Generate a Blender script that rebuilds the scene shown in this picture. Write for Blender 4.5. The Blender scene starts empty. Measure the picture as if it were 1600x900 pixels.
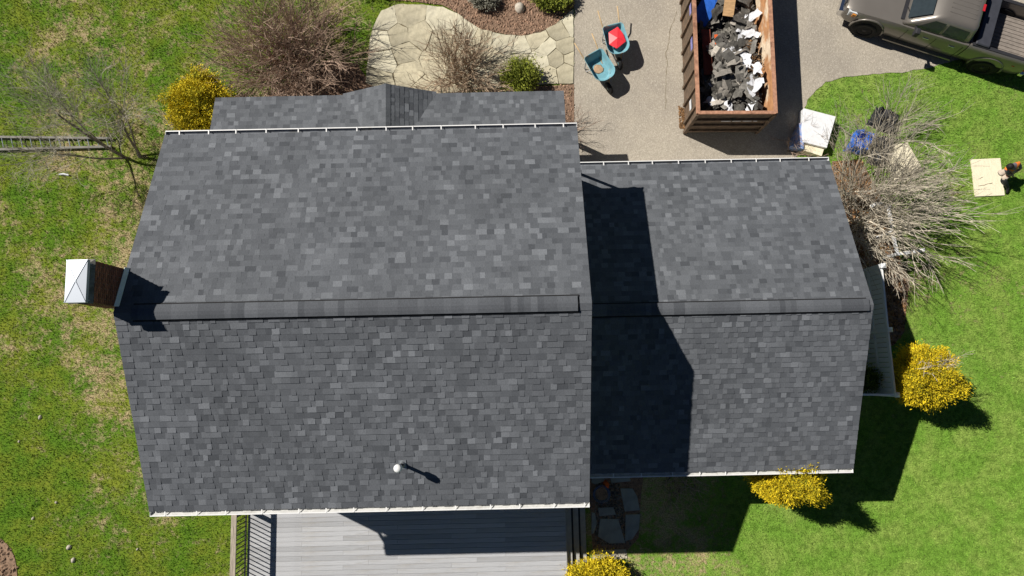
import bpy, bmesh, math, random
import numpy as np
from mathutils import Vector, Matrix
from mathutils.geometry import tessellate_polygon

# ------------------------------------------------------------------ camera, sky, sun
S = bpy.context.scene
COL = S.collection
R = math.radians
CAM_H, CAM_TILT, CAM_YAW, FPX = 23.0, R(6.997), R(-1.187), 1100.0
cd = bpy.data.cameras.new('camera'); cam = bpy.data.objects.new('camera', cd); COL.objects.link(cam)
cam.location = (0, 0, CAM_H); cam.rotation_euler = (CAM_TILT, 0, CAM_YAW)
cd.sensor_width = 36.0; cd.lens = FPX / 1600 * 36.0; cd.clip_start = 0.1; cd.clip_end = 2000
S.camera = cam

SUN_AZ, SUN_EL = R(-26.6), R(46.3)          # direction the light travels, and its elevation
sdir = Vector((math.cos(SUN_AZ) * math.cos(SUN_EL), math.sin(SUN_AZ) * math.cos(SUN_EL), -math.sin(SUN_EL)))
W = bpy.data.worlds.new('World'); S.world = W; W.use_nodes = True
wn = W.node_tree.nodes; wl = W.node_tree.links
sky = wn.new('ShaderNodeTexSky'); sky.sky_type = 'NISHITA'; sky.sun_disc = False
sky.sun_elevation = SUN_EL; sky.sun_rotation = math.atan2(-sdir.x, -sdir.y)
sky.altitude = 5000; sky.air_density = 0.7; sky.dust_density = 0.1; sky.ozone_density = 1.5
wl.new(sky.outputs[0], wn['Background'].inputs[0]); wn['Background'].inputs[1].default_value = 0.05
sl = bpy.data.lights.new('sun', 'SUN'); sl.energy = 5.0; sl.angle = R(0.5); sl.color = (1.0, 0.95, 0.87)
sun = bpy.data.objects.new('sun', sl); COL.objects.link(sun); sun.location = (-30, 20, 40)
sun.rotation_euler = (-sdir).to_track_quat('Z', 'Y').to_euler()
S.view_settings.view_transform = 'Standard'; S.view_settings.look = 'None'
S.view_settings.exposure = 0.2; S.view_settings.gamma = 1.0; S.view_settings.use_curve_mapping = False
S.render.engine = 'CYCLES'
S.cycles.max_bounces = 6

random.seed(7); NR = np.random.default_rng(7)
rnd = random.random
def ru(a, b): return a + (b - a) * rnd()
CR = Matrix.Rotation(CAM_YAW, 3, 'Z') @ Matrix.Rotation(CAM_TILT, 3, 'X')
def G(u, v, z=0.0):
    """world point at height z that was surveyed at photo position (u, v)"""
    d = CR @ Vector(((u - 800) / FPX, -(v - 450) / FPX, -1.0))
    t = (z - CAM_H) / d.z
    return Vector((d.x * t, d.y * t, z))

# ------------------------------------------------------------------ helpers: materials
def _nt(name):
    m = bpy.data.materials.new(name); m.use_nodes = True
    nt = m.node_tree; return m, nt.nodes, nt.links, nt.nodes['Principled BSDF']
def _math(n, l, op, a, b=None, clamp=False):
    x = n.new('ShaderNodeMath'); x.operation = op; x.use_clamp = clamp
    for i, q in enumerate((a, b)):
        if q is None: continue
        if isinstance(q, (int, float)): x.inputs[i].default_value = q
        else: l.new(q, x.inputs[i])
    return x.outputs[0]
def _mix(n, l, f, a, b, blend='MIX'):
    x = n.new('ShaderNodeMix'); x.data_type = 'RGBA'; x.blend_type = blend
    for s, q in ((x.inputs[0], f), (x.inputs[6], a), (x.inputs[7], b)):
        if isinstance(q, (int, float)): s.default_value = q
        elif isinstance(q, tuple): s.default_value = (*q, 1) if len(q) == 3 else q
        else: l.new(q, s)
    return x.outputs[2]
def _noise(n, l, co, scale, detail=4, rough=.6, dist=0):
    x = n.new('ShaderNodeTexNoise'); x.inputs['Scale'].default_value = scale
    x.inputs['Detail'].default_value = detail; x.inputs['Roughness'].default_value = rough
    x.inputs['Distortion'].default_value = dist
    if co is not None: l.new(co, x.inputs['Vector'])
    return x.outputs[0]
def _ramp(n, l, f, a, b, ca, cb):
    x = n.new('ShaderNodeMapRange'); x.interpolation_type = 'SMOOTHSTEP'
    l.new(f, x.inputs[0]); x.inputs[1].default_value = a; x.inputs[2].default_value = b
    x.inputs[3].default_value = ca; x.inputs[4].default_value = cb
    return x.outputs[0]
def _bump(n, l, b, h, strength, dist):
    x = n.new('ShaderNodeBump'); x.inputs['Strength'].default_value = strength; x.inputs['Distance'].default_value = dist
    l.new(h, x.inputs['Height']); l.new(x.outputs[0], b.inputs['Normal'])
def mat(name, c, rough=.75, var=.18, scale=8.0, c2=None, c2f=(.52, .68), c2scale=3.0, bump=0, bscale=60, metal=0.0, spec=.3,
        stretch=None, tone=None, isl=0.0, coat=0.0, objr=0.0):
    """c: base colour; var: brightness mottling; c2: second colour in patches (wear, rust, dirt); tone: (dark, light) by face attribute"""
    m, n, l, b = _nt(name)
    tc = n.new('ShaderNodeTexCoord'); co = tc.outputs['Object']
    if stretch:
        mp = n.new('ShaderNodeMapping'); mp.inputs['Scale'].default_value = stretch; l.new(co, mp.inputs[0]); co = mp.outputs[0]
    col = c
    if tone:
        at = n.new('ShaderNodeAttribute'); at.attribute_name = 'tone'
        col = _mix(n, l, at.outputs['Fac'], tone[0], tone[1])
    if c2: col = _mix(n, l, _ramp(n, l, _noise(n, l, co, c2scale, 6, .65), c2f[0], c2f[1], 0, 1), col, c2)
    f = _ramp(n, l, _noise(n, l, co, scale, 5, .65), .3, .7, 1 - var, 1 + var)
    if isl:
        g = n.new('ShaderNodeNewGeometry')
        f = _math(n, l, 'MULTIPLY', f, _ramp(n, l, g.outputs['Random Per Island'], 0, 1, 1 - isl, 1 + isl))
    if objr:
        oi = n.new('ShaderNodeObjectInfo'); f = _math(n, l, 'MULTIPLY', f, _ramp(n, l, oi.outputs['Random'], 0, 1, 1 - objr, 1 + objr))
    vm = n.new('ShaderNodeVectorMath'); vm.operation = 'SCALE'
    if isinstance(col, tuple): vm.inputs[0].default_value = col
    else: l.new(col, vm.inputs[0])
    l.new(f, vm.inputs['Scale']); l.new(vm.outputs[0], b.inputs['Base Color'])
    b.inputs['Roughness'].default_value = rough; b.inputs['Metallic'].default_value = metal
    b.inputs['Specular IOR Level'].default_value = spec
    b.inputs['Coat Weight'].default_value = coat
    if bump: _bump(n, l, b, _noise(n, l, co, bscale, 6, .7), bump, .02)
    return m
MT = {}

def ground_colours(n, l):
    """shared by the lawn sheet and the grass blades: green turf, yellow-green moss, straw where it has died back"""
    g = n.new('ShaderNodeNewGeometry'); pos = g.outputs['Position']
    sp = n.new('ShaderNodeSeparateXYZ'); l.new(pos, sp.inputs[0])
    X, Y = sp.outputs[0], sp.outputs[1]
    big = _noise(n, l, pos, .28, 3, .5); mid = _noise(n, l, pos, 1.3, 5, .68, .4); fine = _noise(n, l, pos, 5.5, 5, .72, .3)
    tiny = _noise(n, l, pos, 26, 3, .6)
    # how worn the turf is: most beside the west gable, little on the east lawn
    wx = _math(n, l, 'MULTIPLY', _ramp(n, l, X, -17.5, -12.5, .15, 1.0), _ramp(n, l, Y, 7.0, 11.0, .125, .055))
    wx2 = _ramp(n, l, X, -8.0, 4.0, 0.0, -.12)
    wy = _ramp(n, l, Y, -4.0, 2.0, -.10, .0)
    ws = _math(n, l, 'MULTIPLY', _math(n, l, 'MULTIPLY', _ramp(n, l, X, 9.0, 5.0, 0, .21), _ramp(n, l, X, 1.0, 2.5, 0, 1)), _ramp(n, l, Y, -2.0, -3.2, 0, 1))
    wear = _math(n, l, 'ADD', _math(n, l, 'ADD', _math(n, l, 'ADD', wx, wx2), wy), ws)
    s = _math(n, l, 'ADD', _math(n, l, 'MULTIPLY', mid, .42), _math(n, l, 'MULTIPLY', fine, .58))
    s = _math(n, l, 'ADD', s, wear)
    s = _math(n, l, 'ADD', s, _math(n, l, 'MULTIPLY', _math(n, l, 'SUBTRACT', big, .5), .35))
    straw = _ramp(n, l, s, .53, .70, 0, .80)
    green_w = _mix(n, l, _ramp(n, l, _noise(n, l, pos, .9, 4, .6), .35, .68, 0, 1), (.100, .200, .016), (.195, .235, .026))
    green_e = _mix(n, l, _ramp(n, l, _noise(n, l, pos, 1.1, 4, .6), .35, .68, 0, 1), (.165, .312, .040), (.250, .355, .072))
    green = _mix(n, l, _ramp(n, l, X, -3, 5, 0, 1), green_w, green_e)
    green = _mix(n, l, _ramp(n, l, fine, .42, .62, 0, .5), green, (.055, .115, .010))
    strawc = _mix(n, l, _ramp(n, l, tiny, .35, .65, 0, 1), (.37, .265, .15), (.53, .41, .26))
    return _mix(n, l, straw, green, strawc), straw, tiny, fine
def mat_lawn():
    m, n, l, b = _nt('lawn'); c, s, t, f = ground_colours(n, l)
    d = _ramp(n, l, t, .3, .7, .72, 1.2)
    vm = n.new('ShaderNodeVectorMath'); vm.operation = 'SCALE'; l.new(c, vm.inputs[0]); l.new(d, vm.inputs['Scale'])
    l.new(vm.outputs[0], b.inputs['Base Color']); b.inputs['Roughness'].default_value = .95; b.inputs['Specular IOR Level'].default_value = .1
    _bump(n, l, b, t, .6, .03); return m
def mat_blades():
    m, n, l, b = _nt('grass_blades'); c, s, t, f = ground_colours(n, l)
    g = n.new('ShaderNodeNewGeometry')
    d = _ramp(n, l, g.outputs['Random Per Island'], 0, 1, .85, 1.40)
    vm = n.new('ShaderNodeVectorMath'); vm.operation = 'SCALE'; l.new(c, vm.inputs[0]); l.new(d, vm.inputs['Scale'])
    l.new(vm.outputs[0], b.inputs['Base Color']); b.inputs['Roughness'].default_value = .7; b.inputs['Specular IOR Level'].default_value = .2
    return m
MT['lawn'] = mat_lawn(); MT['blades'] = mat_blades()
def mat_drive():
    m, n, l, b = _nt('driveway_chip_seal'); tc = n.new('ShaderNodeTexCoord'); co = tc.outputs['Object']
    v = n.new('ShaderNodeTexVoronoi'); v.inputs['Scale'].default_value = 34; l.new(co, v.inputs['Vector'])
    big = _noise(n, l, co, .5, 5, .6); fine = _noise(n, l, co, 45, 3, .7)
    c = _mix(n, l, _ramp(n, l, big, .35, .68, 0, 1), (.43, .385, .315), (.35, .315, .265))
    hsv = n.new('ShaderNodeSeparateColor'); l.new(v.outputs['Color'], hsv.inputs[0])
    c = _mix(n, l, _ramp(n, l, hsv.outputs[0], 0, 1, 0, .38), c, (.22, .19, .155))
    c = _mix(n, l, _ramp(n, l, hsv.outputs[1], .72, 1, 0, .4), c, (.62, .56, .47))
    c = _mix(n, l, _ramp(n, l, _noise(n, l, co, .9, 6, .7, .6), .60, .74, 0, .4), c, (.19, .16, .135))
    l.new(c, b.inputs['Base Color']); b.inputs['Roughness'].default_value = .9; b.inputs['Specular IOR Level'].default_value = .2
    _bump(n, l, b, v.outputs['Distance'], .5, .012); return m
MT['drive'] = mat_drive()
def mat_shingle(name, lo, hi):
    m, n, l, b = _nt(name); tc = n.new('ShaderNodeNewGeometry'); co = tc.outputs['Position']
    at = n.new('ShaderNodeAttribute'); at.attribute_name = 'tone'
    c = _mix(n, l, at.outputs['Fac'], lo, hi)
    mp = n.new('ShaderNodeMapping'); mp.inputs['Scale'].default_value = (30, 9, 9); l.new(co, mp.inputs[0])
    f = _ramp(n, l, _noise(n, l, mp.outputs[0], 2.4, 4, .75), .3, .7, .82, 1.18)
    f2 = _ramp(n, l, _noise(n, l, co, .55, 4, .6), .3, .7, .93, 1.07)
    f = _math(n, l, 'MULTIPLY', f, f2)
    vm = n.new('ShaderNodeVectorMath'); vm.operation = 'SCALE'; l.new(c, vm.inputs[0]); l.new(f, vm.inputs['Scale'])
    l.new(vm.outputs[0], b.inputs['Base Color']); b.inputs['Roughness'].default_value = .85; b.inputs['Specular IOR Level'].default_value = .25
    _bump(n, l, b, _noise(n, l, co, 160, 2, .6), .35, .004); return m
MT['shingle'] = mat_shingle('asphalt_shingle', (.058, .063, .072), (.176, .187, .205))
MT['underlay'] = mat('roof_underlay', (.05, .052, .056), .9, .1)
MT['vent_black'] = mat('vent_black_plastic', (.012, .012, .013), .8, .1)
MT['white'] = mat('white_painted_metal', (.80, .80, .79), .4, .05, 3, c2=(.62, .61, .58), c2f=(.55, .8), spec=.4)
MT['gut_in'] = mat('gutter_trough', (.62, .62, .60), .6, .12, 9, c2=(.40, .39, .36), c2f=(.55, .75))
MT['gut_dark'] = mat('gutter_trough_dark', (.20, .215, .24), .7, .2, 9, c2=(.13, .13, .13), c2f=(.5, .7))  # darker blue-grey version of the trough, north gutters only
MT['siding'] = mat('white_siding', (.74, .74, .72), .6, .05)
MT['trim'] = mat('white_trim', (.78, .78, .77), .5, .04)
MT['glass'] = mat('window_glass', (.03, .04, .045), .06, .1, spec=.6)
MT['brick'] = mat('brick', (.20, .075, .045), .9, .3, 14, c2=(.07, .05, .045), c2f=(.5, .7), c2scale=5, objr=.3, bump=.4)
MT['mortar'] = mat('mortar', (.30, .27, .24), .95, .2, 20)
MT['crown'] = mat('concrete_crown', (.20, .19, .17), .9, .25, 9, c2=(.14, .13, .11))
MT['galv'] = mat('galvanised_cap', (.36, .39, .44), .45, .12, 5, metal=.35, c2=(.31, .34, .38), c2f=(.42, .62), c2scale=5, stretch=(7, .8, 1))
MT['flash'] = mat('aluminium_flashing', (.62, .64, .66), .45, .08, 6, metal=.3)
MT['blackpipe'] = mat('black_vent_pipe', (.02, .02, .022), .6, .1)
MT['deck'] = mat('grey_composite_board', (.39, .395, .41), .75, .10, 5, stretch=(.6, 9, 9), objr=.12, c2=(.34, .33, .32), c2f=(.5, .72), c2scale=1.2, bump=.15, bscale=30)
MT['oldwood'] = mat('weathered_wood', (.36, .31, .25), .9, .25, 5, c2=(.20, .17, .14), c2scale=4, stretch=(8, .8, 8))
MT['blackmetal'] = mat('black_aluminium', (.018, .018, .02), .5, .1)
MT['tread'] = mat('grey_step_board', (.36, .355, .34), .8, .1, 6)
MT['stone'] = mat('buff_flagstone', (.47, .425, .305), .9, .22, 3.5, c2=(.33, .30, .22), c2f=(.42, .72), c2scale=1.1, objr=.14, bump=.3, bscale=18)
MT['stone2'] = mat('pale_flagstone', (.56, .52, .39), .9, .2, 3.5, objr=.12, c2=(.42, .39, .30), c2f=(.42, .72), c2scale=1.4, bump=.3, bscale=18)
MT['bluestone'] = mat('bluestone', (.27, .29, .28), .9, .15, 3, bump=.3, bscale=20)
MT['joint'] = mat('path_joint_soil', (.17, .14, .085), .95, .3, 20)
MT['mulch'] = mat('brown_mulch', (.27, .175, .12), .95, .35, 30, c2=(.17, .11, .075), c2f=(.4, .65), c2scale=9, bump=.9, bscale=40)
MT['chips'] = mat('mulch_chip', (.30, .195, .135), .95, .2, 5, isl=.4)
MT['soil'] = mat('bare_soil', (.27, .18, .12), .95, .3, 12, c2=(.14, .09, .06), bump=.8)
MT['gravel'] = mat('gravel', (.17, .15, .13), .9, .3, 10, isl=.5)
MT['rock'] = mat('pale_rock', (.48, .43, .36), .9, .2, 10)
MT['concrete'] = mat('concrete', (.46, .42, .34), .9, .12, 6)
MT['twig_brown'] = mat('bare_twig_brown', (.37, .265, .20), .9, .2, 9, isl=.45)
MT['twig_tan'] = mat('bare_twig_tan', (.40, .30, .21), .9, .2, 9, isl=.45)
MT['twig_grey'] = mat('bare_twig_grey', (.45, .40, .32), .9, .2, 9, isl=.5)
MT['twig_dim'] = mat('bare_twig_weathered', (.34, .31, .25), .9, .2, 9, isl=.4)
MT['bark'] = mat('grey_bark', (.15, .125, .10), .95, .25, 12, isl=.2)
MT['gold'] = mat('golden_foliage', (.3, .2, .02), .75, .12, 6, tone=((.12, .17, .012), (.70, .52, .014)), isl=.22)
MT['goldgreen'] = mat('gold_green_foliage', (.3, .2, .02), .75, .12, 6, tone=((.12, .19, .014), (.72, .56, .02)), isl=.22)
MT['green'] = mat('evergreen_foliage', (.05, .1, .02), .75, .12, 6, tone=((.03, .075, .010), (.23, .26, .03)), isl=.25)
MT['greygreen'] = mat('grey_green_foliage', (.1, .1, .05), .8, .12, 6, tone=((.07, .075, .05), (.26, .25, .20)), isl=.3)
MT['rust'] = mat('rusty_brown_steel', (.135, .095, .065), .8, .25, 5, c2=(.20, .125, .08), c2f=(.5, .72), c2scale=2.5, bump=.3)
MT['rustrim'] = mat('rust_rim', (.42, .22, .14), .85, .25, 7, c2=(.24, .12, .075), c2scale=3)
MT['rustin'] = mat('scraped_rust_inner_wall', (.44, .22, .10), .85, .22, 6, c2=(.68, .55, .40), c2f=(.44, .60), c2scale=1.6, stretch=(1, .7, 1.6))
MT['dumpdark'] = mat('dumpster_floor', (.05, .04, .035), .9, .3)
MT['deb_dark'] = mat('torn_shingle', (.14, .132, .118), .9, .25, 9, objr=.45, bump=.3, c2=(.22, .205, .18), c2scale=4)
MT['rubble'] = mat('shingle_rubble', (.115, .108, .095), .9, .25, 9, isl=.6)
MT['deb_pale'] = mat('pale_felt', (.34, .31, .27), .9, .25, 9, objr=.5)
MT['deb_black'] = mat('felt_black', (.03, .03, .032), .9, .25, 9)
MT['paper'] = mat('crumpled_white_wrap', (.70, .71, .74), .7, .12, 9)
MT['redboard'] = mat('red_brown_board', (.20, .055, .035), .8, .2, 5)
MT['wood'] = mat('raw_wood', (.48, .30, .15), .85, .2, 5, stretch=(1, 6, 6))
MT['leaf'] = mat('dead_leaf', (.23, .13, .06), .9, .2, 6, isl=.5)
MT['ply'] = mat('plywood_sheet', (.82, .75, .56), .8, .06, 3, c2=(.74, .64, .44), c2f=(.5, .75), c2scale=5, stretch=(5, 1, 1))
MT['mark'] = mat('dark_scuff', (.16, .12, .08), .9, .3)
MT['foil'] = mat('white_housewrap_board', (.76, .77, .79), .5, .07, 5, c2=(.55, .57, .62), c2f=(.55, .72), c2scale=5)
MT['bluestk'] = mat('blue_sticker', (.25, .24, .52), .5, .2, 9)
MT['blueprint'] = mat('blue_print', (.10, .38, .60), .6, .1)
MT['bluewrap'] = mat('blue_shingle_wrapper', (.20, .30, .55), .55, .2, 9, c2=(.40, .34, .38), c2f=(.45, .6), c2scale=7)
MT['tarp'] = mat('blue_tarp', (.03, .14, .58), .5, .12, 9)
MT['blacktarp'] = mat('black_tarp', (.025, .026, .03), .6, .2, 7)
MT['vinyl'] = mat('white_vinyl', (.80, .81, .82), .4, .03, 3, spec=.4)
MT['teal'] = mat('teal_barrow_tray', (.17, .36, .42), .45, .12, 6, c2=(.34, .27, .20), c2f=(.56, .66), c2scale=4.2)
MT['sand'] = mat('dried_mortar_dust', (.40, .27, .17), .95, .2, 14)
MT['redplastic'] = mat('red_plastic', (.72, .035, .05), .35, .1, 6)
MT['ash'] = mat('ash_wood_handle', (.50, .36, .20), .7, .12, 6)
MT['rubber'] = mat('black_rubber', (.012, .012, .013), .8, .15)
MT['steel'] = mat('dull_steel', (.30, .32, .34), .45, .15, 6, metal=.5)
MT['paint'] = mat('taupe_metallic_paint', (.20, .182, .162), .33, .03, 2, metal=.35, coat=.4, spec=.5)
MT['chrome'] = mat('chrome', (.75, .75, .76), .15, .03, 2, metal=1.0)
MT['plastic'] = mat('dark_plastic', (.03, .03, .034), .55, .1)
MT['lens'] = mat('headlamp_lens', (.55, .58, .60), .12, .1, 4, spec=.6)
MT['amber'] = mat('amber_lens', (.65, .25, .03), .2, .1)
MT['redlens'] = mat('red_lens', (.45, .02, .03), .2, .1)
MT['bedmat'] = mat('dusty_bed_floor', (.23, .20, .175), .8, .15, 6)
MT['toolbox'] = mat('dark_tonneau', (.045, .048, .06), .55, .12, 5)
MT['ladder'] = mat('dull_aluminium', (.20, .19, .165), .7, .25, 6, c2=(.13, .12, .10))
MT['rungm'] = mat('ladder_rung', (.20, .24, .27), .6, .1)
MT['skin'] = mat('skin', (.42, .25, .17), .6, .06, 6)
MT['shirt'] = mat('grey_shirt', (.17, .155, .18), .9, .15, 9)
MT['orange'] = mat('orange_vest', (.85, .22, .04), .8, .08, 9)
MT['beige'] = mat('beige_trousers', (.52, .44, .36), .9, .1, 9)
MT['darkpants'] = mat('charcoal_cloth', (.045, .045, .05), .9, .15, 9)
MT['hair'] = mat('dark_hair', (.012, .010, .010), .7, .2, 20)
MT['glazed'] = mat('dark_blue_glaze', (.045, .06, .11), .25, .12, 5, spec=.6)
MT['terracotta'] = mat('orange_plastic', (.75, .12, .02), .5, .1)

# ------------------------------------------------------------------ helpers: meshes and objects
class MB:
    """collects boxes, bars, tubes and polygons that become ONE mesh object"""
    def __init__(s): s.v = []; s.f = []; s.t = []; s.mi = []; s.cur = 0; s.tone = 0.5
    def face(s, idx): s.f.append(tuple(idx)); s.t.append(s.tone); s.mi.append(s.cur)
    def poly(s, pts):
        b = len(s.v); s.v += [tuple(p) for p in pts]; s.face(range(b, b + len(pts)))
    def hexa(s, p):                              # 8 points: bottom 4 (ccw), top 4 (ccw)
        b = len(s.v); s.v += [tuple(q) for q in p]
        for f in ((3, 2, 1, 0), (4, 5, 6, 7), (0, 1, 5, 4), (1, 2, 6, 5), (2, 3, 7, 6), (3, 0, 4, 7)): s.face([b + i for i in f])
    def box(s, x0, x1, y0, y1, z0, z1):
        s.hexa([(x0, y0, z0), (x1, y0, z0), (x1, y1, z0), (x0, y1, z0), (x0, y0, z1), (x1, y0, z1), (x1, y1, z1), (x0, y1, z1)])
    def bar(s, a, b, w, h, up=(0, 0, 1)):        # rectangular bar from a to b
        a, b = Vector(a), Vector(b); d = (b - a).normalized(); u = Vector(up)
        if abs(d.dot(u)) > .98: u = Vector((1, 0, 0))
        r = d.cross(u).normalized() * (w / 2); u = r.cross(d).normalized() * (h / 2)
        s.hexa([a - r - u, a + r - u, b + r - u, b - r - u, a - r + u, a + r + u, b + r + u, b - r + u])
    def tube(s, pts, rad, n=8, cap=True):
        pts = [Vector(p) for p in pts]; rings = []
        if not isinstance(rad, (list, tuple)): rad = [rad] * len(pts)
        for i, p in enumerate(pts):
            d = (pts[min(i + 1, len(pts) - 1)] - pts[max(i - 1, 0)]).normalized()
            u = Vector((0, 0, 1)) if abs(d.z) < .9 else Vector((1, 0, 0))
            a = d.cross(u).normalized(); c = d.cross(a)
            b = len(s.v); rings.append(b)
            for k in range(n):
                t = 2 * math.pi * k / n; s.v.append(tuple(p + (a * math.cos(t) + c * math.sin(t)) * rad[i]))
        for i in range(len(rings) - 1):
            p, q = rings[i], rings[i + 1]
            for k in range(n): s.face((p + k, p + (k + 1) % n, q + (k + 1) % n, q + k))
        if cap:
            s.face([rings[0] + k for k in range(n)][::-1]); s.face([rings[-1] + k for k in range(n)])
    def lathe(s, c, prof, n=20, axis=None):      # prof: list of (r, z)
        c = Vector(c); M = axis or Matrix.Identity(3); rings = []
        for r, z in prof:
            b = len(s.v); rings.append(b)
            for k in range(n):
                t = 2 * math.pi * k / n; s.v.append(tuple(c + M @ Vector((r * math.cos(t), r * math.sin(t), z))))
        for p, q in zip(rings, rings[1:]):
            for k in range(n): s.face((p + k, p + (k + 1) % n, q + (k + 1) % n, q + k))
        s.face([rings[0] + k for k in range(n)][::-1]); s.face([rings[-1] + k for k in range(n)])
    def loft(s, rings, caps=True):               # rings: lists of points, same count, closed
        bs = []
        for r in rings: bs.append(len(s.v)); s.v += [tuple(p) for p in r]
        n = len(rings[0])
        for p, q in zip(bs, bs[1:]):
            for k in range(n): s.face((p + k, p + (k + 1) % n, q + (k + 1) % n, q + k))
        if caps: s.face([bs[0] + k for k in range(n)][::-1]); s.face([bs[-1] + k for k in range(n)])
    def slab(s, poly, z0, z1):                   # polygon (any outline) as a thick sheet
        p = [Vector((q[0], q[1], 0)) for q in poly]
        if sum(a.x * b.y - b.x * a.y for a, b in zip(p, p[1:] + p[:1])) < 0: p.reverse()
        b = len(s.v); n = len(p)
        s.v += [(q.x, q.y, z1) for q in p] + [(q.x, q.y, z0) for q in p]
        for t in tessellate_polygon([p]):
            a = p[t[1]] - p[t[0]]; c = p[t[2]] - p[t[0]]
            if a.x * c.y - a.y * c.x < 0: t = (t[0], t[2], t[1])
            s.face([b + i for i in t])
        for i in range(n): s.face((b + i, b + n + i, b + n + (i + 1) % n, b + (i + 1) % n))
    def mesh(s, name, mats, smooth=False):
        me = bpy.data.meshes.new(name); me.from_pydata(s.v, [], s.f); me.validate(clean_customdata=False)
        for m in (mats if isinstance(mats, (list, tuple)) else [mats]): me.materials.append(MT[m] if isinstance(m, str) else m)
        if len(me.polygons) == len(s.t):
            a = me.attributes.new('tone', 'FLOAT', 'FACE'); a.data.foreach_set('value', s.t)
            me.polygons.foreach_set('material_index', s.mi)
        if smooth: me.polygons.foreach_set('use_smooth', [True] * len(me.polygons))
        me.update(); return me
    def build(s, name, mats, parent=None, smooth=False):
        return link(name, s.mesh(name, mats, smooth), parent)
def link(name, me, parent=None, mtx=None):
    o = bpy.data.objects.new(name, me); COL.objects.link(o)
    if mtx is not None: o.matrix_basis = mtx
    if parent is not None:
        o.parent = parent
        if 'world_base' in PB and parent.name in PB['world_base']: o.matrix_parent_inverse = Matrix.Translation(-Vector(PB['world_base'][parent.name]))
    return o
PB = {'world_base': {}}
def tag(o, label=None, cat=None, group=None, kind=None):
    if label: o['label'] = label
    if cat: o['category'] = cat
    if group: o['group'] = group
    if kind: o['kind'] = kind
    return o
def thing(name, label, cat, loc=(0, 0, 0), rz=0, group=None, world=False):
    """Empty at the base of a thing. world=True: its parts are given in world coordinates"""
    o = bpy.data.objects.new(name, None); COL.objects.link(o); o.location = loc; o.rotation_euler = (0, 0, rz); o.empty_display_size = .3
    if world: PB['world_base'][o.name] = tuple(loc)
    return tag(o, label, cat, group)
def copy_tree(o, parent=None):
    c = o.copy(); COL.objects.link(c); c.parent = parent
    for ch in list(o.children): copy_tree(ch, c)
    return c
def bevel(o, w=.01, seg=2):
    m = o.modifiers.new('bevel', 'BEVEL'); m.width = w; m.segments = seg; m.limit_method = 'ANGLE'; m.angle_limit = R(40); return o
def inside(poly, x, y):
    x = np.asarray(x); y = np.asarray(y); r = np.zeros(x.shape, bool); n = len(poly)
    for i in range(n):
        x0, y0 = poly[i][0], poly[i][1]; x1, y1 = poly[(i + 1) % n][0], poly[(i + 1) % n][1]
        if y0 == y1: continue
        c = ((y0 > y) != (y1 > y)) & (x < (x1 - x0) * (y - y0) / (y1 - y0) + x0); r ^= c
    return r
def GP(pts, z=0): return [G(u, v, z) for u, v in pts]
def smooth_poly(p, it=2):
    for _ in range(it):
        q = []
        for a, b in zip(p, p[1:] + p[:1]): q += [a.lerp(b, .25), a.lerp(b, .75)]
        p = q
    return p

# ------------------------------------------------------------------ surveyed dimensions
XL, XR = -8.544, 1.753                   # main roof, west and east rakes
YN, YR, YS = 6.10, 1.49, -3.00           # north eave, ridge, south eave
HE, HR = 6.02, 7.90
GX = 9.315; GYN, GYR, GYS = 5.94, 1.585, -2.745; GHE, GHR = 3.22, 5.01
PX0, PX1, PYN, PHN = -8.74, 1.733, 8.43, 2.70; PSL = .264
WY0, WY1, WX0, WX1 = -2.62, 5.72, -8.36, 1.57   # main walls
DZ = .60                                 # deck

# ------------------------------------------------------------------ ground
m = MB(); m.poly([(-300, -300, 0), (300, -300, 0), (300, 300, 0), (-300, 300, 0)])
tag(m.build('lawn', 'lawn'), 'mown lawn, green with straw patches around the house', None, None, 'structure')
drive_px = [(897, -60), (897, 60), (896, 130), (897, 215), (900, 330), (1240, 330), (1243, 260), (1252, 185), (1262, 155), (1290, 128), (1330, 119), (1400, 114), (1455, 106), (1478, 98), (1600, 70), (1800, 20), (1800, -60)]
DRIVE = []
for a_, b_ in zip(GP(drive_px), GP(drive_px)[1:] + GP(drive_px)[:1]):
    k_ = max(1, int((b_ - a_).length / .18))
    DRIVE += [a_.lerp(b_, i_ / k_) + Vector((ru(-.025, .025), ru(-.03, .03), 0)) for i_ in range(k_)]
m = MB(); m.slab(DRIVE, -.05, .014)
tag(m.build('driveway', 'drive'), 'tan chip sealed driveway', None, None, 'structure')
bed_px = [(520, -40), (600, 0), (640, 2), (690, 8), (715, 20), (735, 36), (752, 46), (790, 54), (815, 56), (845, 50), (868, 38), (885, 22), (897, 12), (897, -60), (600, -60)]
BED = GP(bed_px)
m = MB(); m.slab(BED, -.05, .03)
bed = tag(m.build('mulch_bed', 'mulch'), 'brown mulch bed along the flagstone path', None, None, 'structure')
bed2_px = [(400, 215), (420, 150), (470, 120), (520, 95), (558, 100), (585, 140), (700, 150), (780, 140), (840, 135), (897, 132), (897, 220), (700, 240)]
BED2 = GP(bed2_px)
m = MB(); m.slab(BED2, -.05, .02)
tag(m.build('foundation_bed', 'mulch'), 'brown mulch bed in front of the porch', None, None, 'structure')
bed3_px = [(1300, 252), (1345, 250), (1372, 300), (1398, 380), (1420, 440), (1412, 520), (1395, 540), (1330, 560), (1290, 420)]
BED3 = GP(bed3_px)
m = MB(); m.slab(BED3, -.05, .018)
tag(m.build('shrub_bed', 'mulch'), 'brown leaf covered bed along the garage end', None, None, 'structure')
dirt_px = [(-30, 835), (8, 845), (20, 862), (26, 880), (28, 910), (20, 930), (-40, 930)]
DIRT = smooth_poly(GP(dirt_px), 1)
m = MB(); m.slab(DIRT, -.05, .02)
tag(m.build('bare_dirt_patch', 'soil'), 'bare brown dirt patch in the lawn corner', None, None, 'structure')
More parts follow.
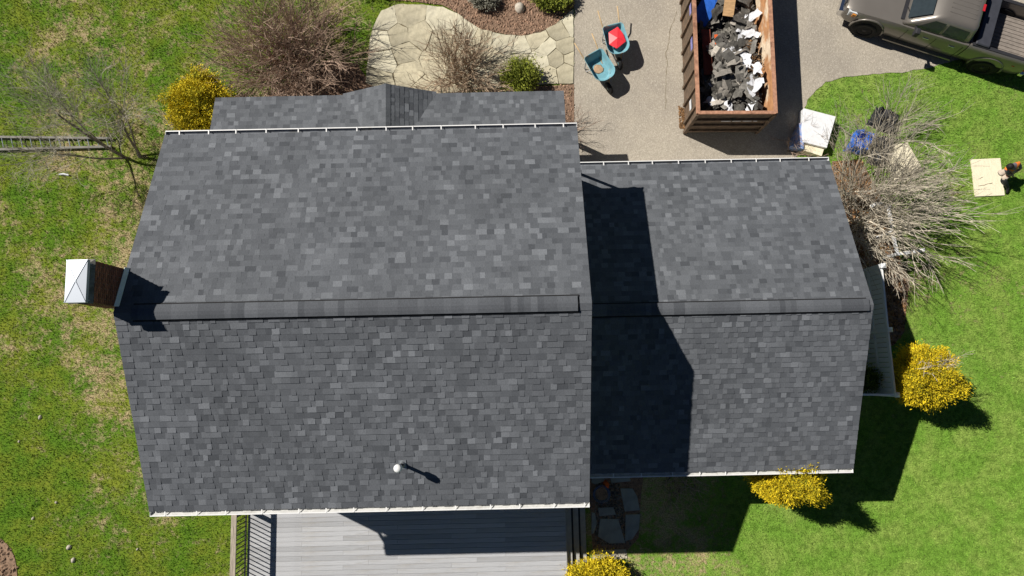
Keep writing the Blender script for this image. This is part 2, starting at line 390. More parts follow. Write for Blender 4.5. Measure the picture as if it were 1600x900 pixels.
SHADEBED = GP([(900, 725), (1170, 725), (1172, 770), (1120, 800), (1010, 860), (985, 900), (980, 870), (900, 870)])
gravel_px = [(918, 720), (1010, 720), (1003, 760), (1000, 800), (998, 840), (978, 862), (926, 862)]
GRAV = GP(gravel_px)
m = MB(); m.slab(GRAV, -.05, .01)
tag(m.build('gravel_strip', 'mulch'), 'dark soil strip under the stepping stones', None, None, 'structure')

# grass as blades: nobody could count it
def make_grass():
    N = 520000
    x = NR.uniform(-18.5, 19.0, N); y = NR.uniform(-7.6, 14.0, N)
    out = np.zeros(N, bool)
    for P in (DRIVE, BED, DIRT, GRAV): out |= inside(P, x, y)
    out |= inside(BED2, x, y) & (NR.random(N) < .93)
    out |= inside(BED3, x, y) & (NR.random(N) < .9)
    out |= inside(PATH, x, y)
    out |= inside(SHADEBED, x, y) & (NR.random(N) < .6)
    out |= (x > WX0) & (x < WX1) & (y > WY0) & (y < 8.3)
    out |= (x > 1) & (x < GX - .2) & (y > GYS + .3) & (y < GYN - .3)
    out |= (x > -8.3) & (x < 2.35) & (y < -2.5)
    x = x[~out]; y = y[~out]; n = len(x)
    a = NR.uniform(0, 2 * np.pi, n); h = NR.uniform(.03, .075, n); w = NR.uniform(.007, .014, n)
    la = NR.uniform(0, 2 * np.pi, n); ll = h * NR.uniform(.25, 1.1, n)
    V = np.empty((n, 3, 3))
    V[:, 0] = np.stack([x - w * np.cos(a), y - w * np.sin(a), np.full(n, -.002)], 1)
    V[:, 1] = np.stack([x + w * np.cos(a), y + w * np.sin(a), np.full(n, -.002)], 1)
    V[:, 2] = np.stack([x + ll * np.cos(la), y + ll * np.sin(la), h], 1)
    me = bpy.data.meshes.new('grass'); me.vertices.add(n * 3); me.vertices.foreach_set('co', V.ravel())
    me.loops.add(n * 3); me.loops.foreach_set('vertex_index', np.arange(n * 3, dtype=np.int32))
    me.polygons.add(n); me.polygons.foreach_set('loop_start', np.arange(0, n * 3, 3, dtype=np.int32))
    me.polygons.foreach_set('loop_total', np.full(n, 3, dtype=np.int32)); me.update(calc_edges=True)
    me.materials.append(MT['blades'])
    tag(link('grass', me), 'short mown grass blades of the lawn', 'grass', None, 'stuff')
path_px = [(576, 80), (582, 45), (596, 18), (622, 7), (660, 8), (692, 12), (716, 22), (735, 37), (753, 47), (790, 55), (815, 57), (845, 51), (868, 39), (885, 24), (896, 15), (896, 131), (830, 133), (760, 140), (700, 146), (640, 146), (600, 142), (572, 130)]
PATH = GP(path_px)
make_grass()

# flagstone path: irregular stones with open joints
def clip_half(poly, p, nrm):                  # keep the side where (q-p).nrm <= 0
    out = []
    for a, b in zip(poly, poly[1:] + poly[:1]):
        da, db = (a - p).dot(nrm), (b - p).dot(nrm)
        if da <= 0: out.append(a)
        if (da < 0 < db) or (db < 0 < da): out.append(a.lerp(b, da / (da - db)))
    return out
m = MB(); m.slab(PATH, -.05, .022)
path = tag(m.build('flagstone_path', 'joint'), 'buff flagstone path from the driveway to the porch', None, None, 'structure')
seeds_px = [(600, 32), (640, 25), (622, 58), (655, 55), (595, 65), (690, 30), (690, 65), (632, 82), (600, 95), (725, 60), (590, 125), (640, 115), (680, 100), (750, 70), (665, 140),
            (720, 100), (770, 95), (790, 68), (812, 75), (840, 64), (852, 76), (875, 48), (885, 75), (845, 95), (832, 102), (868, 92), (855, 117), (885, 112), (812, 95), (800, 118), (760, 125), (715, 135), (891, 40), (822, 122), (893, 92)]
seeds = GP(seeds_px)
for i, sd in enumerate(seeds):
    cell = [v.copy() for v in PATH]
    for j, o2 in enumerate(seeds):
        if i == j: continue
        d = (o2 - sd); L = d.length
        cell = clip_half(cell, sd + d / 2 - d.normalized() * random.choice((.004, .006, .010, .016)), d.normalized())
        if len(cell) < 3: break
    if len(cell) < 3: continue
    c2 = []
    for v in cell:
        if not c2 or (v - c2[-1]).length > .03: c2.append(v)
    if len(c2) > 3 and (c2[0] - c2[-1]).length < .03: c2.pop()
    if len(c2) < 3: continue
    m = MB(); cen = sum(c2, Vector()) / len(c2); h = ru(.040, .052)
    c3 = []
    for v, v2 in zip(c2, c2[1:] + c2[:1]):
        k_ = max(1, int((v2 - v).length / .16)); c3 += [v.lerp(v2, i_ / k_) + Vector((ru(-.014, .014), ru(-.014, .014), 0)) for i_ in range(k_)]
    c2 = c3
    m.slab([v - cen for v in c2], -.05, h); me = m.mesh('flagstone', 'stone2' if rnd() < .3 else 'stone')
    o = link('flagstone', me, path, Matrix.Translation(cen))

# ------------------------------------------------------------------ the house
house = thing('house', 'two storey house with dark grey shingle roofs, attached garage wing and brick chimney', 'house', (-3.4, 1.5, 0), 0, None, world=True)
def hpart(o): return o
# walls
def wall_box(name, x0, x1, y0, y1, z1, gable=None, par=house):
    m = MB(); m.cur = 0
    m.box(x0, x1, y0, y1, -.1, z1)
    if gable:
        yr, zr = gable
        for xx in (x0, x1): pass
        m.loft([[(x0, y0, z1), (x0, y1, z1), (x0, yr, zr)], [(x1, y0, z1), (x1, y1, z1), (x1, yr, zr)]])
    w = m.build(name, 'siding', par)
    b = MB(); z = .4
    while z + .15 < z1:                       # clapboards as thin wedges proud of the wall
        e = .014
        for (ax, ay, bx, by, nx, ny) in ((x0, y0, x1, y0, 0, -1), (x1, y1, x0, y1, 0, 1), (x0, y1, x0, y0, -1, 0), (x1, y0, x1, y1, 1, 0)):
            p0 = Vector((ax, ay, z)); p1 = Vector((bx, by, z)); nn = Vector((nx, ny, 0)); up = Vector((0, 0, .148))
            b.poly([p0 + nn * e, p1 + nn * e, p1 + up + nn * .003, p0 + up + nn * .003]); b.poly([p0 + nn * .001, p1 + nn * .001, p1 + nn * e, p0 + nn * e])
        z += .15
    b.build('siding_boards', 'siding', w)
    return w
wall_main = wall_box('wall', WX0, WX1, WY0, WY1, HE + .1, (YR, HR - .12))
wall_gar = wall_box('garage_wall', WX1 + .02, GX - .25, GYS + .32, GYN - .32, GHE + .08, (GYR, GHR - .12))
def window(x, y, z, w, h, ny, nx=0, par=wall_main):
    f = MB(); t = .08
    c = Vector((x, y, z)); side = Vector((1, 0, 0)) if ny else Vector((0, 1, 0)); nrm = Vector((nx, ny, 0)); up = Vector((0, 0, 1))
    for (a, b) in ((-side * w / 2 - up * h / 2, side * w / 2 - up * h / 2), (-side * w / 2 + up * h / 2, side * w / 2 + up * h / 2), (-side * w / 2 - up * h / 2, -side * w / 2 + up * h / 2), (side * w / 2 - up * h / 2, side * w / 2 + up * h / 2), (-side * w / 2, side * w / 2)):
        f.bar(c + a + nrm * .03, c + b + nrm * .03, t, t, nrm)
    o = f.build('window_frame', 'trim', par)
    g = MB(); q = nrm * .02
    g.poly([c - side * w / 2 - up * h / 2 + q, c + side * w / 2 - up * h / 2 + q, c + side * w / 2 + up * h / 2 + q, c - side * w / 2 + up * h / 2 + q]); g.build('pane', 'glass', par)
for wx in (-7, -4.6, -2.2, .2): window(wx, WY0, 4.6, .95, 1.4, -1)
for wx in (-7, -4.6, -2.2, .2): window(wx, WY1, 4.7, .95, 1.4, 1)
window(-3.4, WY0, 1.75, 1.9, 2.0, -1); window(-6.4, WY0, 1.9, .95, 1.3, -1)

# shingled roof slopes
EXPO = .1435
shingle_cells = []      # (priority, slope basis matrix, width, tone, raised, height factor)
def tone_pick():
    r = rnd()
    if r < .12: return ru(.62, .86)
    if r < .40: return ru(.42, .56)
    if r < .85: return ru(.28, .42)
    return ru(.10, .26)
WIDTHS = (.11, .14, .17, .20, .25)
class Slope:
    """a roof plane: o = eave-left corner, e = along the eave, s = up the slope"""
    def __init__(s, o, e, up):
        s.o = Vector(o); s.e = Vector(e).normalized(); s.s = Vector(up).normalized(); s.n = s.e.cross(s.s).normalized()
    def P(s, u, v, w): return s.o + s.e * u + s.s * v + s.n * w
    def M(s, u, v): 
        p = s.P(u, v, 0)
        return Matrix(((s.e.x, s.s.x, s.n.x, p.x), (s.e.y, s.s.y, s.n.y, p.y), (s.e.z, s.s.z, s.n.z, p.z), (0, 0, 0, 1)))
def tab_points(P, u0b, u1b, u0t, u1t, v, t, vh):
    return [P(u0b, v, 0), P(u1b, v, 0), P(u1b, v, t), P(u0b, v, t), P(u1t, v + vh, .0015), P(u0t, v + vh, .0015)]
def add_tab(m, pts, tone):
    b = len(m.v); m.v += [tuple(p) for p in pts]; m.tone = tone
    m.face((b + 3, b + 2, b + 4, b + 5)); m.face((b, b + 1, b + 2, b + 3)); m.face((b, b + 3, b + 5)); m.face((b + 1, b + 4, b + 2))
def shingle_slope(m, sl, length, span, pick=None, expo=EXPO, butt=.011):
    """span(v) -> (u0, u1) of the slope at height v"""
    n = int(math.ceil(length / expo)); cam_p = Vector((0, 0, CAM_H))
    for k in range(n):
        v = k * expo; vh = min(expo * 1.03, length - v)
        a0, a1 = span(v + .001); b0, b1 = span(min(v + vh, length))
        u = a0; first = True; wob = ru(-.003, .003)
        last_raised = False
        while u < a1 - .02:
            w = random.choice(WIDTHS); w = w if u + w < a1 - .07 else a1 - u
            u1 = u + w; end = u1 >= a1 - .02
            raised = (not last_raised) if rnd() < .75 else last_raised
            last_raised = raised
            tone = tone_pick() * (1.0 if raised else .85) + (.06 if raised else 0)
            tone = round(min(1, max(0, tone)) * 12) / 12
            t = butt if raised else .006
            if k == 0: t += .006
            tb0 = b0 if first else max(u, b0); tb1 = b1 if end else min(u1, b1)
            if tb1 > tb0 - .3:
                regular = w in WIDTHS and not first and not end and k > 0 and vh > expo
                if pick is not None and regular:
                    pick.append(((sl.P(u, v, 0) - cam_p).length, sl, u, v, w, tone, t))
                else: add_tab(m, tab_points(sl.P, u, u1, tb0, max(tb1, tb0 + .001), v, t, vh), tone)
            u = u1; first = False
def finish_shingles(pick, m, roof, n):
    """the n nearest tabs become pieces of their own, the rest join the stuff mesh"""
    pick.sort(key=lambda q: q[0]); cache = {}
    for q in pick[:n]:
        _, sl, u, v, w, tone, t = q; key = (w, tone, t)
        if key not in cache:
            mm = MB(); add_tab(mm, tab_points(lambda a, b, c: Vector((a, b, c)), 0, w, 0, w, 0, t, EXPO * 1.03), tone); cache[key] = mm.mesh('shingle', 'shingle')
        link('shingle', cache[key], roof, sl.M(u, v))
    for q in pick[n:]:
        _, sl, u, v, w, tone, t = q; add_tab(m, tab_points(sl.P, u, u + w, u, u + w, v, t, EXPO * 1.03), tone)
def deck_slab(m, sl, length, span, th=.035):
    a0, a1 = span(0); b0, b1 = span(length)
    P = sl.P; m.hexa([P(a0, 0, -th), P(a1, 0, -th), P(b1, length, -th), P(b0, length, -th), P(a0, 0, -.001), P(a1, 0, -.001), P(b1, length, -.001), P(b0, length, -.001)])
RISE = HR - HE
slN = Slope((XR, YN, HE), (-1, 0, 0), (0, YR - YN, RISE)); LN = math.hypot(YN - YR, RISE)
slS = Slope((XL, YS, HE), (1, 0, 0), (0, YR - YS, RISE)); LS = math.hypot(YR - YS, RISE)
WM = XR - XL
m = MB(); deck_slab(m, slN, LN, lambda v: (0.01, WM - .01)); deck_slab(m, slS, LS, lambda v: (0.01, WM - .01))
roof = m.build('roof', 'underlay', house)
m = MB(); pick = []
shingle_slope(m, slN, LN, lambda v: (0, WM), pick); shingle_slope(m, slS, LS, lambda v: (0, WM), pick, butt=.018)
finish_shingles(pick, m, roof, 300)
tag(m.build('shingles', 'shingle', roof), None, None, None, 'stuff')
# garage
gN = Slope((GX, GYN, GHE), (-1, 0, 0), (0, GYR - GYN, GHR - GHE)); LGN = math.hypot(GYN - GYR, GHR - GHE)
gS = Slope((XR - .18, GYS, GHE), (1, 0, 0), (0, GYR - GYS, GHR - GHE)); LGS = math.hypot(GYR - GYS, GHR - GHE)
WG = GX - XR + .18
m = MB(); deck_slab(m, gN, LGN, lambda v: (0.01, WG - .01)); deck_slab(m, gS, LGS, lambda v: (0.01, WG - .01))
groof = m.build('garage_roof', 'underlay', house)
m = MB(); shingle_slope(m, gN, LGN, lambda v: (0, WG)); shingle_slope(m, gS, LGS, lambda v: (0, WG), butt=.018)
tag(m.build('shingles', 'shingle', groof), None, None, None, 'stuff')
# porch roof with its small cross gable
PW = PX1 - PX0; PYH = WY1 + .02; PHH = PHN + PSL * (PYN - PYH); LP = math.hypot(PYN - PYH, PHH - PHN)
pN = Slope((PX1, PYN, PHN), (-1, 0, 0), (0, PYH - PYN, PHH - PHN))
GXC, GHW, GZ = -3.50, 1.40, 3.37; VY = PYN - (GZ - PHN) / PSL; LV = math.hypot(PYN - VY, GZ - PHN)
uc = PX1 - GXC
m = MB(); deck_slab(m, pN, LP, lambda v: (0.01, PW - .01)); proof = m.build('porch_roof', 'underlay', house)
m = MB()
def half(v): return max(0.0, GHW * (1 - v / LV))
shingle_slope(m, pN, LP, lambda v: (0, uc - half(v) if half(v) > 0 else uc)); shingle_slope(m, pN, LP, lambda v: (uc + half(v) if half(v) > 0 else uc, PW))
tag(m.build('shingles', 'shingle', proof), None, None, None, 'stuff')
# cross gable slopes: eave line runs along the valley in plan, courses run north-south
LG = math.hypot(GHW, GZ - PHN); GOV = .05
gE = Slope((GXC + GHW, VY, PHN), (0, 1, 0), (-GHW, 0, GZ - PHN))       # faces east
gW = Slope((GXC - GHW, PYN + GOV, PHN), (0, -1, 0), (GHW, 0, GZ - PHN))
D = PYN - VY
m = MB()
P = gE.P; m.hexa([P(D - .02, 0, -.02), P(D + GOV - .005, 0, -.02), P(D + GOV - .005, LG, -.02), P(0, LG, -.02), P(D - .02, 0, 0), P(D + GOV - .005, 0, 0), P(D + GOV - .005, LG, 0), P(0, LG, 0)])
P = gW.P; m.hexa([P(.005, 0, -.02), P(GOV + .02, 0, -.02), P(D + GOV, LG, -.02), P(.005, LG, -.02), P(.005, 0, 0), P(GOV + .02, 0, 0), P(D + GOV, LG, 0), P(.005, LG, 0)])
cg = m.build('porch_gable_roof', 'underlay', house)
m = MB()
shingle_slope(m, gE, LG, lambda v: (D * (1 - v / LG), D + GOV)); shingle_slope(m, gW, LG, lambda v: (0, GOV + D * v / LG))
tag(m.build('shingles', 'shingle', cg), None, None, None, 'stuff')
m = MB(); k = 0; y = PYN + GOV
while y > VY + .2:                                          # caps on the cross gable ridge
    q = MB(); h = .005 + .0
    for sgn in (-1, 1):
        q.poly([(GXC, y, GZ + .022), (GXC + sgn * .13, y, GZ + .022 - .13 * (GZ - PHN) / GHW), (GXC + sgn * .13, y - .15, GZ + .010 - .13 * (GZ - PHN) / GHW), (GXC, y - .15, GZ + .010)][::sgn])
    q.tone = .4; q.t = [ru(.25, .55)] * len(q.t); q.build('ridge_cap', 'shingle', cg); y -= .145
m = MB(); m.poly([(GXC - GHW, PYN - .03, PHN - .02), (GXC + GHW, PYN - .03, PHN - .02), (GXC, PYN - .03, GZ - .03)]); m.build('gable_panel', 'trim', cg)
# porch ceiling beam, posts, floor
m = MB(); m.box(PX0 + .2, PX1 - .15, PYN - .45, PYN - .25, PHN - .25, PHN - .06); beam = m.build('porch_beam', 'trim', house)
for px in (PX0 + .3, -6.2, -4.7, -2.3, -.5, PX1 - .25):
    m = MB(); m.box(px - .07, px + .07, PYN - .42, PYN - .28, 0.0, PHN - .25); m.build('porch_post', 'trim', house)
m = MB(); m.box(PX0 + .1, PX1 - .1, WY1 + .02, PYN - .2, -.05, .25); m.build('porch_floor', 'concrete', house)

# vented ridges: a dark vent strip under a row of cap shingles
def ridge(par, x0, x1, yr, zr, slope_n, slope_s, hw):
    m = MB(); z = zr + .034
    zn, zs = z - (hw + .034) * slope_n, z - (hw + .034) * slope_s
    for sgn, zz in ((1, zn), (-1, zs)):
        y1 = yr + sgn * (hw + .034)
        m.hexa([(x0, yr, z - .05), (x1, yr, z - .05), (x1, y1, zz - .05), (x0, y1, zz - .05), (x0, yr, z), (x1, yr, z), (x1, y1, zz), (x0, y1, zz)] if sgn > 0 else
               [(x0, y1, zz - .05), (x1, y1, zz - .05), (x1, yr, z - .05), (x0, yr, z - .05), (x0, y1, zz), (x1, y1, zz), (x1, yr, z), (x0, yr, z)])
    m.build('ridge_vent', 'vent_black', par)
    cache = []
    for i in range(8):
        q = MB(); t = .016; L = .152
        yn, ys = hw, hw; dn, ds = hw * slope_n * .6, hw * slope_s * .6
        prof = [(-ys, -ds), (-ys * .5, -ds * .32), (0, .0), (yn * .5, -dn * .32), (yn, -dn)]
        top0 = [(0, a, b + .030) for a, b in prof]; top1 = [(L, a, b + .022) for a, b in prof]
        bot0 = [(0, a, b + .010) for a, b in prof]; bot1 = [(L, a, b + .008) for a, b in prof]
        q.tone = [.12, .2, .28, .36, .44, .5, .24, .38][i]
        for j in range(4): q.poly([top0[j], top1[j], top1[j + 1], top0[j + 1]][::-1])
        q.poly([top0[0], bot0[0], bot1[0], top1[0]]); q.poly([top0[4], top1[4], bot1[4], bot0[4]])
        for j in range(4): q.poly([bot0[j], top0[j], top0[j + 1], bot0[j + 1]])
        for j in range(4): q.poly([bot1[j], bot1[j + 1], top1[j + 1], top1[j]])
        cache.append(q.mesh('ridge_cap', 'shingle'))
    x = x0; last = 0
    while x < x1 - .1:
        i = random.randrange(8) if rnd() < .6 else last
        last = i; link('ridge_cap', cache[i], par, Matrix.Translation((x, yr, z))); x += .143
sn, ss = RISE / (YN - YR), RISE / (YR - YS)
ridge(roof, XL + .40, XR - .27, YR, HR, sn, ss, .165)
gsn, gss = (GHR - GHE) / (GYN - GYR), (GHR - GHE) / (GYR - GYS)
ridge(groof, XR - .15, GX - .16, GYR, GHR, gsn, gss, .155)
def plain_caps(par, x0, x1, yr, zr, a, b, hw=.15):
    m = MB(); m.tone = .36
    m.poly([(x0, yr, zr + .02), (x0, yr - hw, zr + .02 - hw * b), (x1, yr - hw, zr + .02 - hw * b), (x1, yr, zr + .02)]); m.poly([(x0, yr, zr + .02), (x1, yr, zr + .02), (x1, yr + hw, zr + .02 - hw * a), (x0, yr + hw, zr + .02 - hw * a)])
    m.build('ridge_cap', 'shingle', par)
plain_caps(roof, XL, XL + .40, YR, HR, sn, ss); plain_caps(roof, XR - .27, XR, YR, HR, sn, ss); plain_caps(groof, GX - .16, GX, GYR, GHR, gsn, gss)

# gutters: open troughs with a bright front lip, hangers across
def gutter(par, x0, x1, y, z, out, spacing=.78, inner='gut_in'):
    """y: roof edge; out: +1 north, -1 south"""
    w, d, t = .13, .10, .006; zt = z - .028
    def yy(a): return y + out * a
    prof = [(-.02, zt), (-.02, zt - d), (.065, zt - d), (w - .012, zt - .035), (w, zt - .02), (w, zt), (w - .024, zt), (w - .024, zt - .005), (w - .010, zt - .02), (.060, zt - d + .012), (-.005, zt - d + .012), (-.005, zt)]
    r0 = [(x0, yy(a), b) for a, b in prof]; r1 = [(x1, yy(a), b) for a, b in prof]
    m = MB(); m.loft([r0, r1], False)
    for i, f in enumerate(m.f): pass
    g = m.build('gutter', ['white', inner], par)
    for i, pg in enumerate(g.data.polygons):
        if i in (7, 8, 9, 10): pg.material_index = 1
    e = MB()
    for x in (x0, x1): e.hexa([(x - .003, yy(-.02), zt - d), (x + .003, yy(-.02), zt - d), (x + .003, yy(w), zt - d + .03), (x - .003, yy(w), zt - d + .03), (x - .003, yy(-.02), zt + .001), (x + .003, yy(-.02), zt + .001), (x + .003, yy(w), zt + .001), (x - .003, yy(w), zt + .001)])
    e.build('end_cap', 'white', g)
    x = x0 + .35; hm = MB(); hm.box(-.014, .014, -.03, w - .003, .0015, .009)
    hme = hm.mesh('hanger', 'white')
    while x < x1 - .1:
        M = Matrix.Translation((x, y, zt)) @ (Matrix.Identity(4) if out > 0 else Matrix.Scale(-1, 4, (0, 1, 0)))
        if out < 0: M = Matrix.Translation((x, y, zt)) @ Matrix.Rotation(math.pi, 4, 'Z')
        link('hanger', hme, g, M); x += spacing * ru(.82, 1.12)
    f = MB(); f.box(x0, x1, min(yy(-.05), yy(-.022)), max(yy(-.05), yy(-.022)), zt - .16, zt - .012); f.build('fascia', 'trim', par)
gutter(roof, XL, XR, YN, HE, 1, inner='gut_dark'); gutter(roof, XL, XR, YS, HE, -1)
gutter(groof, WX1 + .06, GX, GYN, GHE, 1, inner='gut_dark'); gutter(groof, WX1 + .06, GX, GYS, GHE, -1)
# soffits and rake boards
m = MB()
m.box(XL + .03, XR - .03, YS + .05, WY0 + .02, HE - .19, HE - .17); m.box(XL + .03, XR - .03, WY1 - .02, YN - .05, HE - .19, HE - .17)
m.build('soffit', 'trim', roof)
def rake(par, x, yN, yR, yS, ze, zr, th=.15):
    m = MB()
    for (ya, za, yb, zb) in ((yN, ze, yR, zr), (yS, ze, yR, zr)):
        m.hexa([(x - .012, ya, za - th), (x + .012, ya, za - th), (x + .012, yb, zb - th), (x - .012, yb, zb - th), (x - .012, ya, za - .008), (x + .012, ya, za - .008), (x + .012, yb, zb - .008), (x - .012, yb, zb - .008)])
    m.build('rake_board', 'trim', par)
for x in (XL + .03, XR - .03): rake(roof, x, YN - .02, YR, YS + .02, HE, HR)
rake(groof, GX - .03, GYN - .02, GYR, GYS + .02, GHE, GHR)
# downspouts
def downspout(par, x, y_g, y_w, z, name='downspout'):
    m = MB(); pts = [(x, y_g, z - .12), (x, y_g, z - .22), (x, y_w, z - .62), (x, y_w, .15)]
    for a, b in zip(pts, pts[1:]): m.bar(a, b, .075, .055, (1, 0, 0))
    m.build(name, 'white', par)
downspout(house, WX0 + .06, YS - .05, WY0 - .05, HE); downspout(house, XR - .12, YN + .05, WY1 + .17, HE); downspout(house, GX - .3, GYS - .05, GYS + .28, GHE)

# chimney on the west gable
chim = MB(); CX0, CX1, CY0, CY1, CZ = -8.985, -8.53, 1.64, 2.50, 8.72
chim.box(CX0 + .012, CX1 - .012, CY0 + .012, CY1 - .012, -.1, CZ - .01); chimney = chim.build('chimney', 'mortar', house)
def brick_ring(z0, z1, x0, x1, y0, y1, par):
    bl, bh, jt, bd = .205, .062, .011, .10; z = z0; k = 0; cache = {}
    while z < z1 - .03:
        for (axis, a0, a1, fx, sg) in (('y', y0, y1, x1, 1), ('x', x0, x1, y0, -1), ('x', x0, x1, y1, 1), ('y', y0, y1, x0, -1)):
            u = a0 - (bl / 2 if k % 2 else 0)
            while u < a1 - .01:
                b0, b1 = max(u, a0), min(u + bl, a1); u += bl + jt
                if b1 - b0 < .03: continue
                key = (axis, round(b1 - b0, 3), sg)
                if key not in cache:
                    mm = MB(); L = b1 - b0
                    if axis == 'y': mm.box(-bd if sg > 0 else 0, 0 if sg > 0 else bd, 0, L, 0, bh)
                    else: mm.box(0, L, -bd if sg > 0 else 0, 0 if sg > 0 else bd, 0, bh)
                    cache[key] = mm.mesh('brick', 'brick')
                j = ru(-.002, .002)
                link('brick', cache[key], par, Matrix.Translation((fx + j, b0, z) if axis == 'y' else (b0, fx + j, z)))
        z += bh + jt; k += 1
brick_ring(7.42, CZ - .02, CX0, CX1, CY0, CY1, chimney)
m = MB(); m.hexa([(CX0 - .03, CY0 - .03, CZ), (CX1 + .03, CY0 - .03, CZ), (CX1 + .03, CY1 + .03, CZ), (CX0 - .03, CY1 + .03, CZ), (CX0 + .06, CY0 + .06, CZ + .07), (CX1 - .06, CY0 + .06, CZ + .07), (CX1 - .06, CY1 - .06, CZ + .07), (CX0 + .06, CY1 - .06, CZ + .07)])
m.build('crown', 'crown', chimney)
m = MB(); cz = 8.97; ax0, ax1, ay0, ay1 = CX0 + .05, CX1 + .02, CY0 - .03, CY1 - .02
mx, my = (ax0 + ax1) / 2, (ay0 + ay1) / 2
m.hexa([(ax0, ay0, cz - .085), (ax1, ay0, cz - .085), (ax1, ay1, cz - .085), (ax0, ay1, cz - .085), (ax0, ay0, cz), (ax1, ay0, cz), (ax1, ay1, cz), (ax0, ay1, cz)])
for a, b in (((ax0, ay0), (ax1, ay0)), ((ax1, ay0), (ax1, ay1)), ((ax1, ay1), (ax0, ay1)), ((ax0, ay1), (ax0, ay0))): m.poly([(a[0], a[1], cz + .003), (b[0], b[1], cz + .003), (mx, my, cz + .026)])
cap = m.build('chimney_cap', 'galv', chimney)
m = MB()
for a, b in ((ax0, ay0), (ax1, ay0), (ax1, ay1), (ax0, ay1)): m.bar((a, b, cz + .006), (mx, my, cz + .030), .014, .012)
m.build('cap_seam', 'galv', cap)
m = MB()
for a in (ax0 + .05, ax1 - .05):
    for b in (ay0 + .06, ay1 - .06): m.box(a - .01, a + .01, b - .01, b + .01, CZ + .02, cz - .04)
m.build('cap_leg', 'galv', cap)
m = MB(); m.lathe((mx, my, CZ + .03), [(.12, 0), (.12, .13), (.10, .13), (.10, .02)], 16); m.build('flue', 'deb_black', chimney)
m = MB()                                                    # stepped flashing where the stack meets the roof edge
zA, zB = HR - (CY1 - YR) * sn, HR - (CY0 - YR) * sn
m.hexa([(CX1 + .002, CY0 - .01, zB + .0), (CX1 + .075, CY0 - .01, zB + .018), (CX1 + .075, CY1 + .03, zA + .012), (CX1 + .002, CY1 + .03, zA - .0), (CX1 + .002, CY0 - .01, zB + .10), (CX1 + .012, CY0 - .01, zB + .10), (CX1 + .012, CY1 + .03, zA + .10), (CX1 + .002, CY1 + .03, zA + .10)])
m.build('flashing', 'flash', chimney)

# plumbing vent on the south slope
vb = Vector((-2.56, -2.0, 0)); vb.z = HE + (vb.y - YS) * ss
m = MB(); m.tube([vb + Vector((0, 0, -.1)), vb + Vector((0, 0, .62))], .042, 14); vent = m.build('vent_pipe', 'blackpipe', house, True)
m = MB(); m.hexa([tuple(slS.P(vb.x - XL + a, (vb.y - YS) / slS.s.y + b, c)) for c in (.012, .020) for a, b in ((-.09, -.12), (.09, -.12), (.09, .12), (-.09, .12))])
m.lathe(vb, [(.085, -.02), (.06, .10), (.048, .12)], 16); m.build('vent_flashing', 'steel', vent)
m = MB(); m.lathe(vb + Vector((0, 0, .55)), [(.055, 0), (.088, .02), (.088, .17), (.07, .20), (.02, .215)], 20); m.build('vent_cap', 'white', vent, True)

# ------------------------------------------------------------------ deck behind the house
deck = thing('deck', 'grey board deck with black side railing behind the house', 'deck', (-3.3, -5, 0), 0, None, world=True)
DX0, DX1 = -8.22, 1.55
m = MB(); m.box(DX0 + .03, DX1 - .03, -8.6, WY0 - .03, .25, DZ - .03); m.build('deck_frame', 'oldwood', deck)
y = WY0 - .04; cuts = [-4.9, -1.6]; row = 0; bw = .138
cache = {}
while y - bw > -8.3:
    jn = [DX0] + sorted(DX0 + f * (DX1 - DX0) for f in ((.30, .64) if row % 3 == 0 else (.17, .47, .81) if row % 3 == 1 else (.38, .72))) + [DX1]
    for a, b in zip(jn, jn[1:]):
        key = round(b - a, 3)
        if key not in cache:
            mm = MB(); mm.box(.002, b - a - .002, -bw, 0, -.026, 0); cache[key] = mm.mesh('deck_board', 'deck')
        link('deck_board', cache[key], deck, Matrix.Translation((a, y, DZ + ru(-.0015, .0015))))
    y -= bw + .006; row += 1
rail = MB(); rail.box(DX0 - .13, DX0 + .025, -8.4, WY0 - .1, DZ + .97, DZ + 1.01); rl = rail.build('railing_cap', 'oldwood', deck)
m = MB(); m.box(DX0 - .055, DX0 - .015, -8.4, WY0 - .1, DZ + .92, DZ + .965); m.build('top_rail', 'blackmetal', deck)
m = MB(); m.box(DX0 - .055, DX0 - .015, -8.4, WY0 - .1, DZ + .06, DZ + .10); m.build('bottom_rail', 'blackmetal', deck)
bm_ = MB(); bm_.box(-.012, .012, -.012, .012, .09, .93); bme = bm_.mesh('baluster', 'blackmetal')
y = WY0 - .2
while y > -8.3: link('baluster', bme, deck, Matrix.Translation((DX0 - .035, y, DZ))); y -= .135
for y in (-3.95, -6.1, -8.2):
    m = MB(); m.box(DX0 - .095, DX0 + .005, y - .05, y + .05, 0, DZ + .969); m.build('rail_post', 'plastic', deck)
m = MB()
for y in (-3.05,): m.box(DX1 - .06, DX1 + .03, y - .09, y - .01, 0, DZ + .9)
m.build('newel_post', 'tread', deck)
m = MB(); m.box(DX1 - .02, DX1 + .02, -8.3, WY0 - .1, .1, DZ - .004); m.build('rim_board', 'tread', deck)
for i in range(3):                                          # three wide steps down to the stones on the east side
    z = DZ - .155 * (i + 1); x0 = DX1 + .03 + .235 * i
    m = MB(); m.box(x0 + (.0 if i else .0), x0 + .165, -8.3, WY0 - .12 - .10 * i, z - .035, z); m.build('step_tread', 'tread', deck)
    m = MB(); m.box(x0 + .168, x0 + .234, -8.3, WY0 - .12 - .10 * i, max(z - .35, -.02), z - .14); m.build('step_gap_shade', 'plastic', deck)  # dark block in the open gap between treads, stands in for the shade beneath

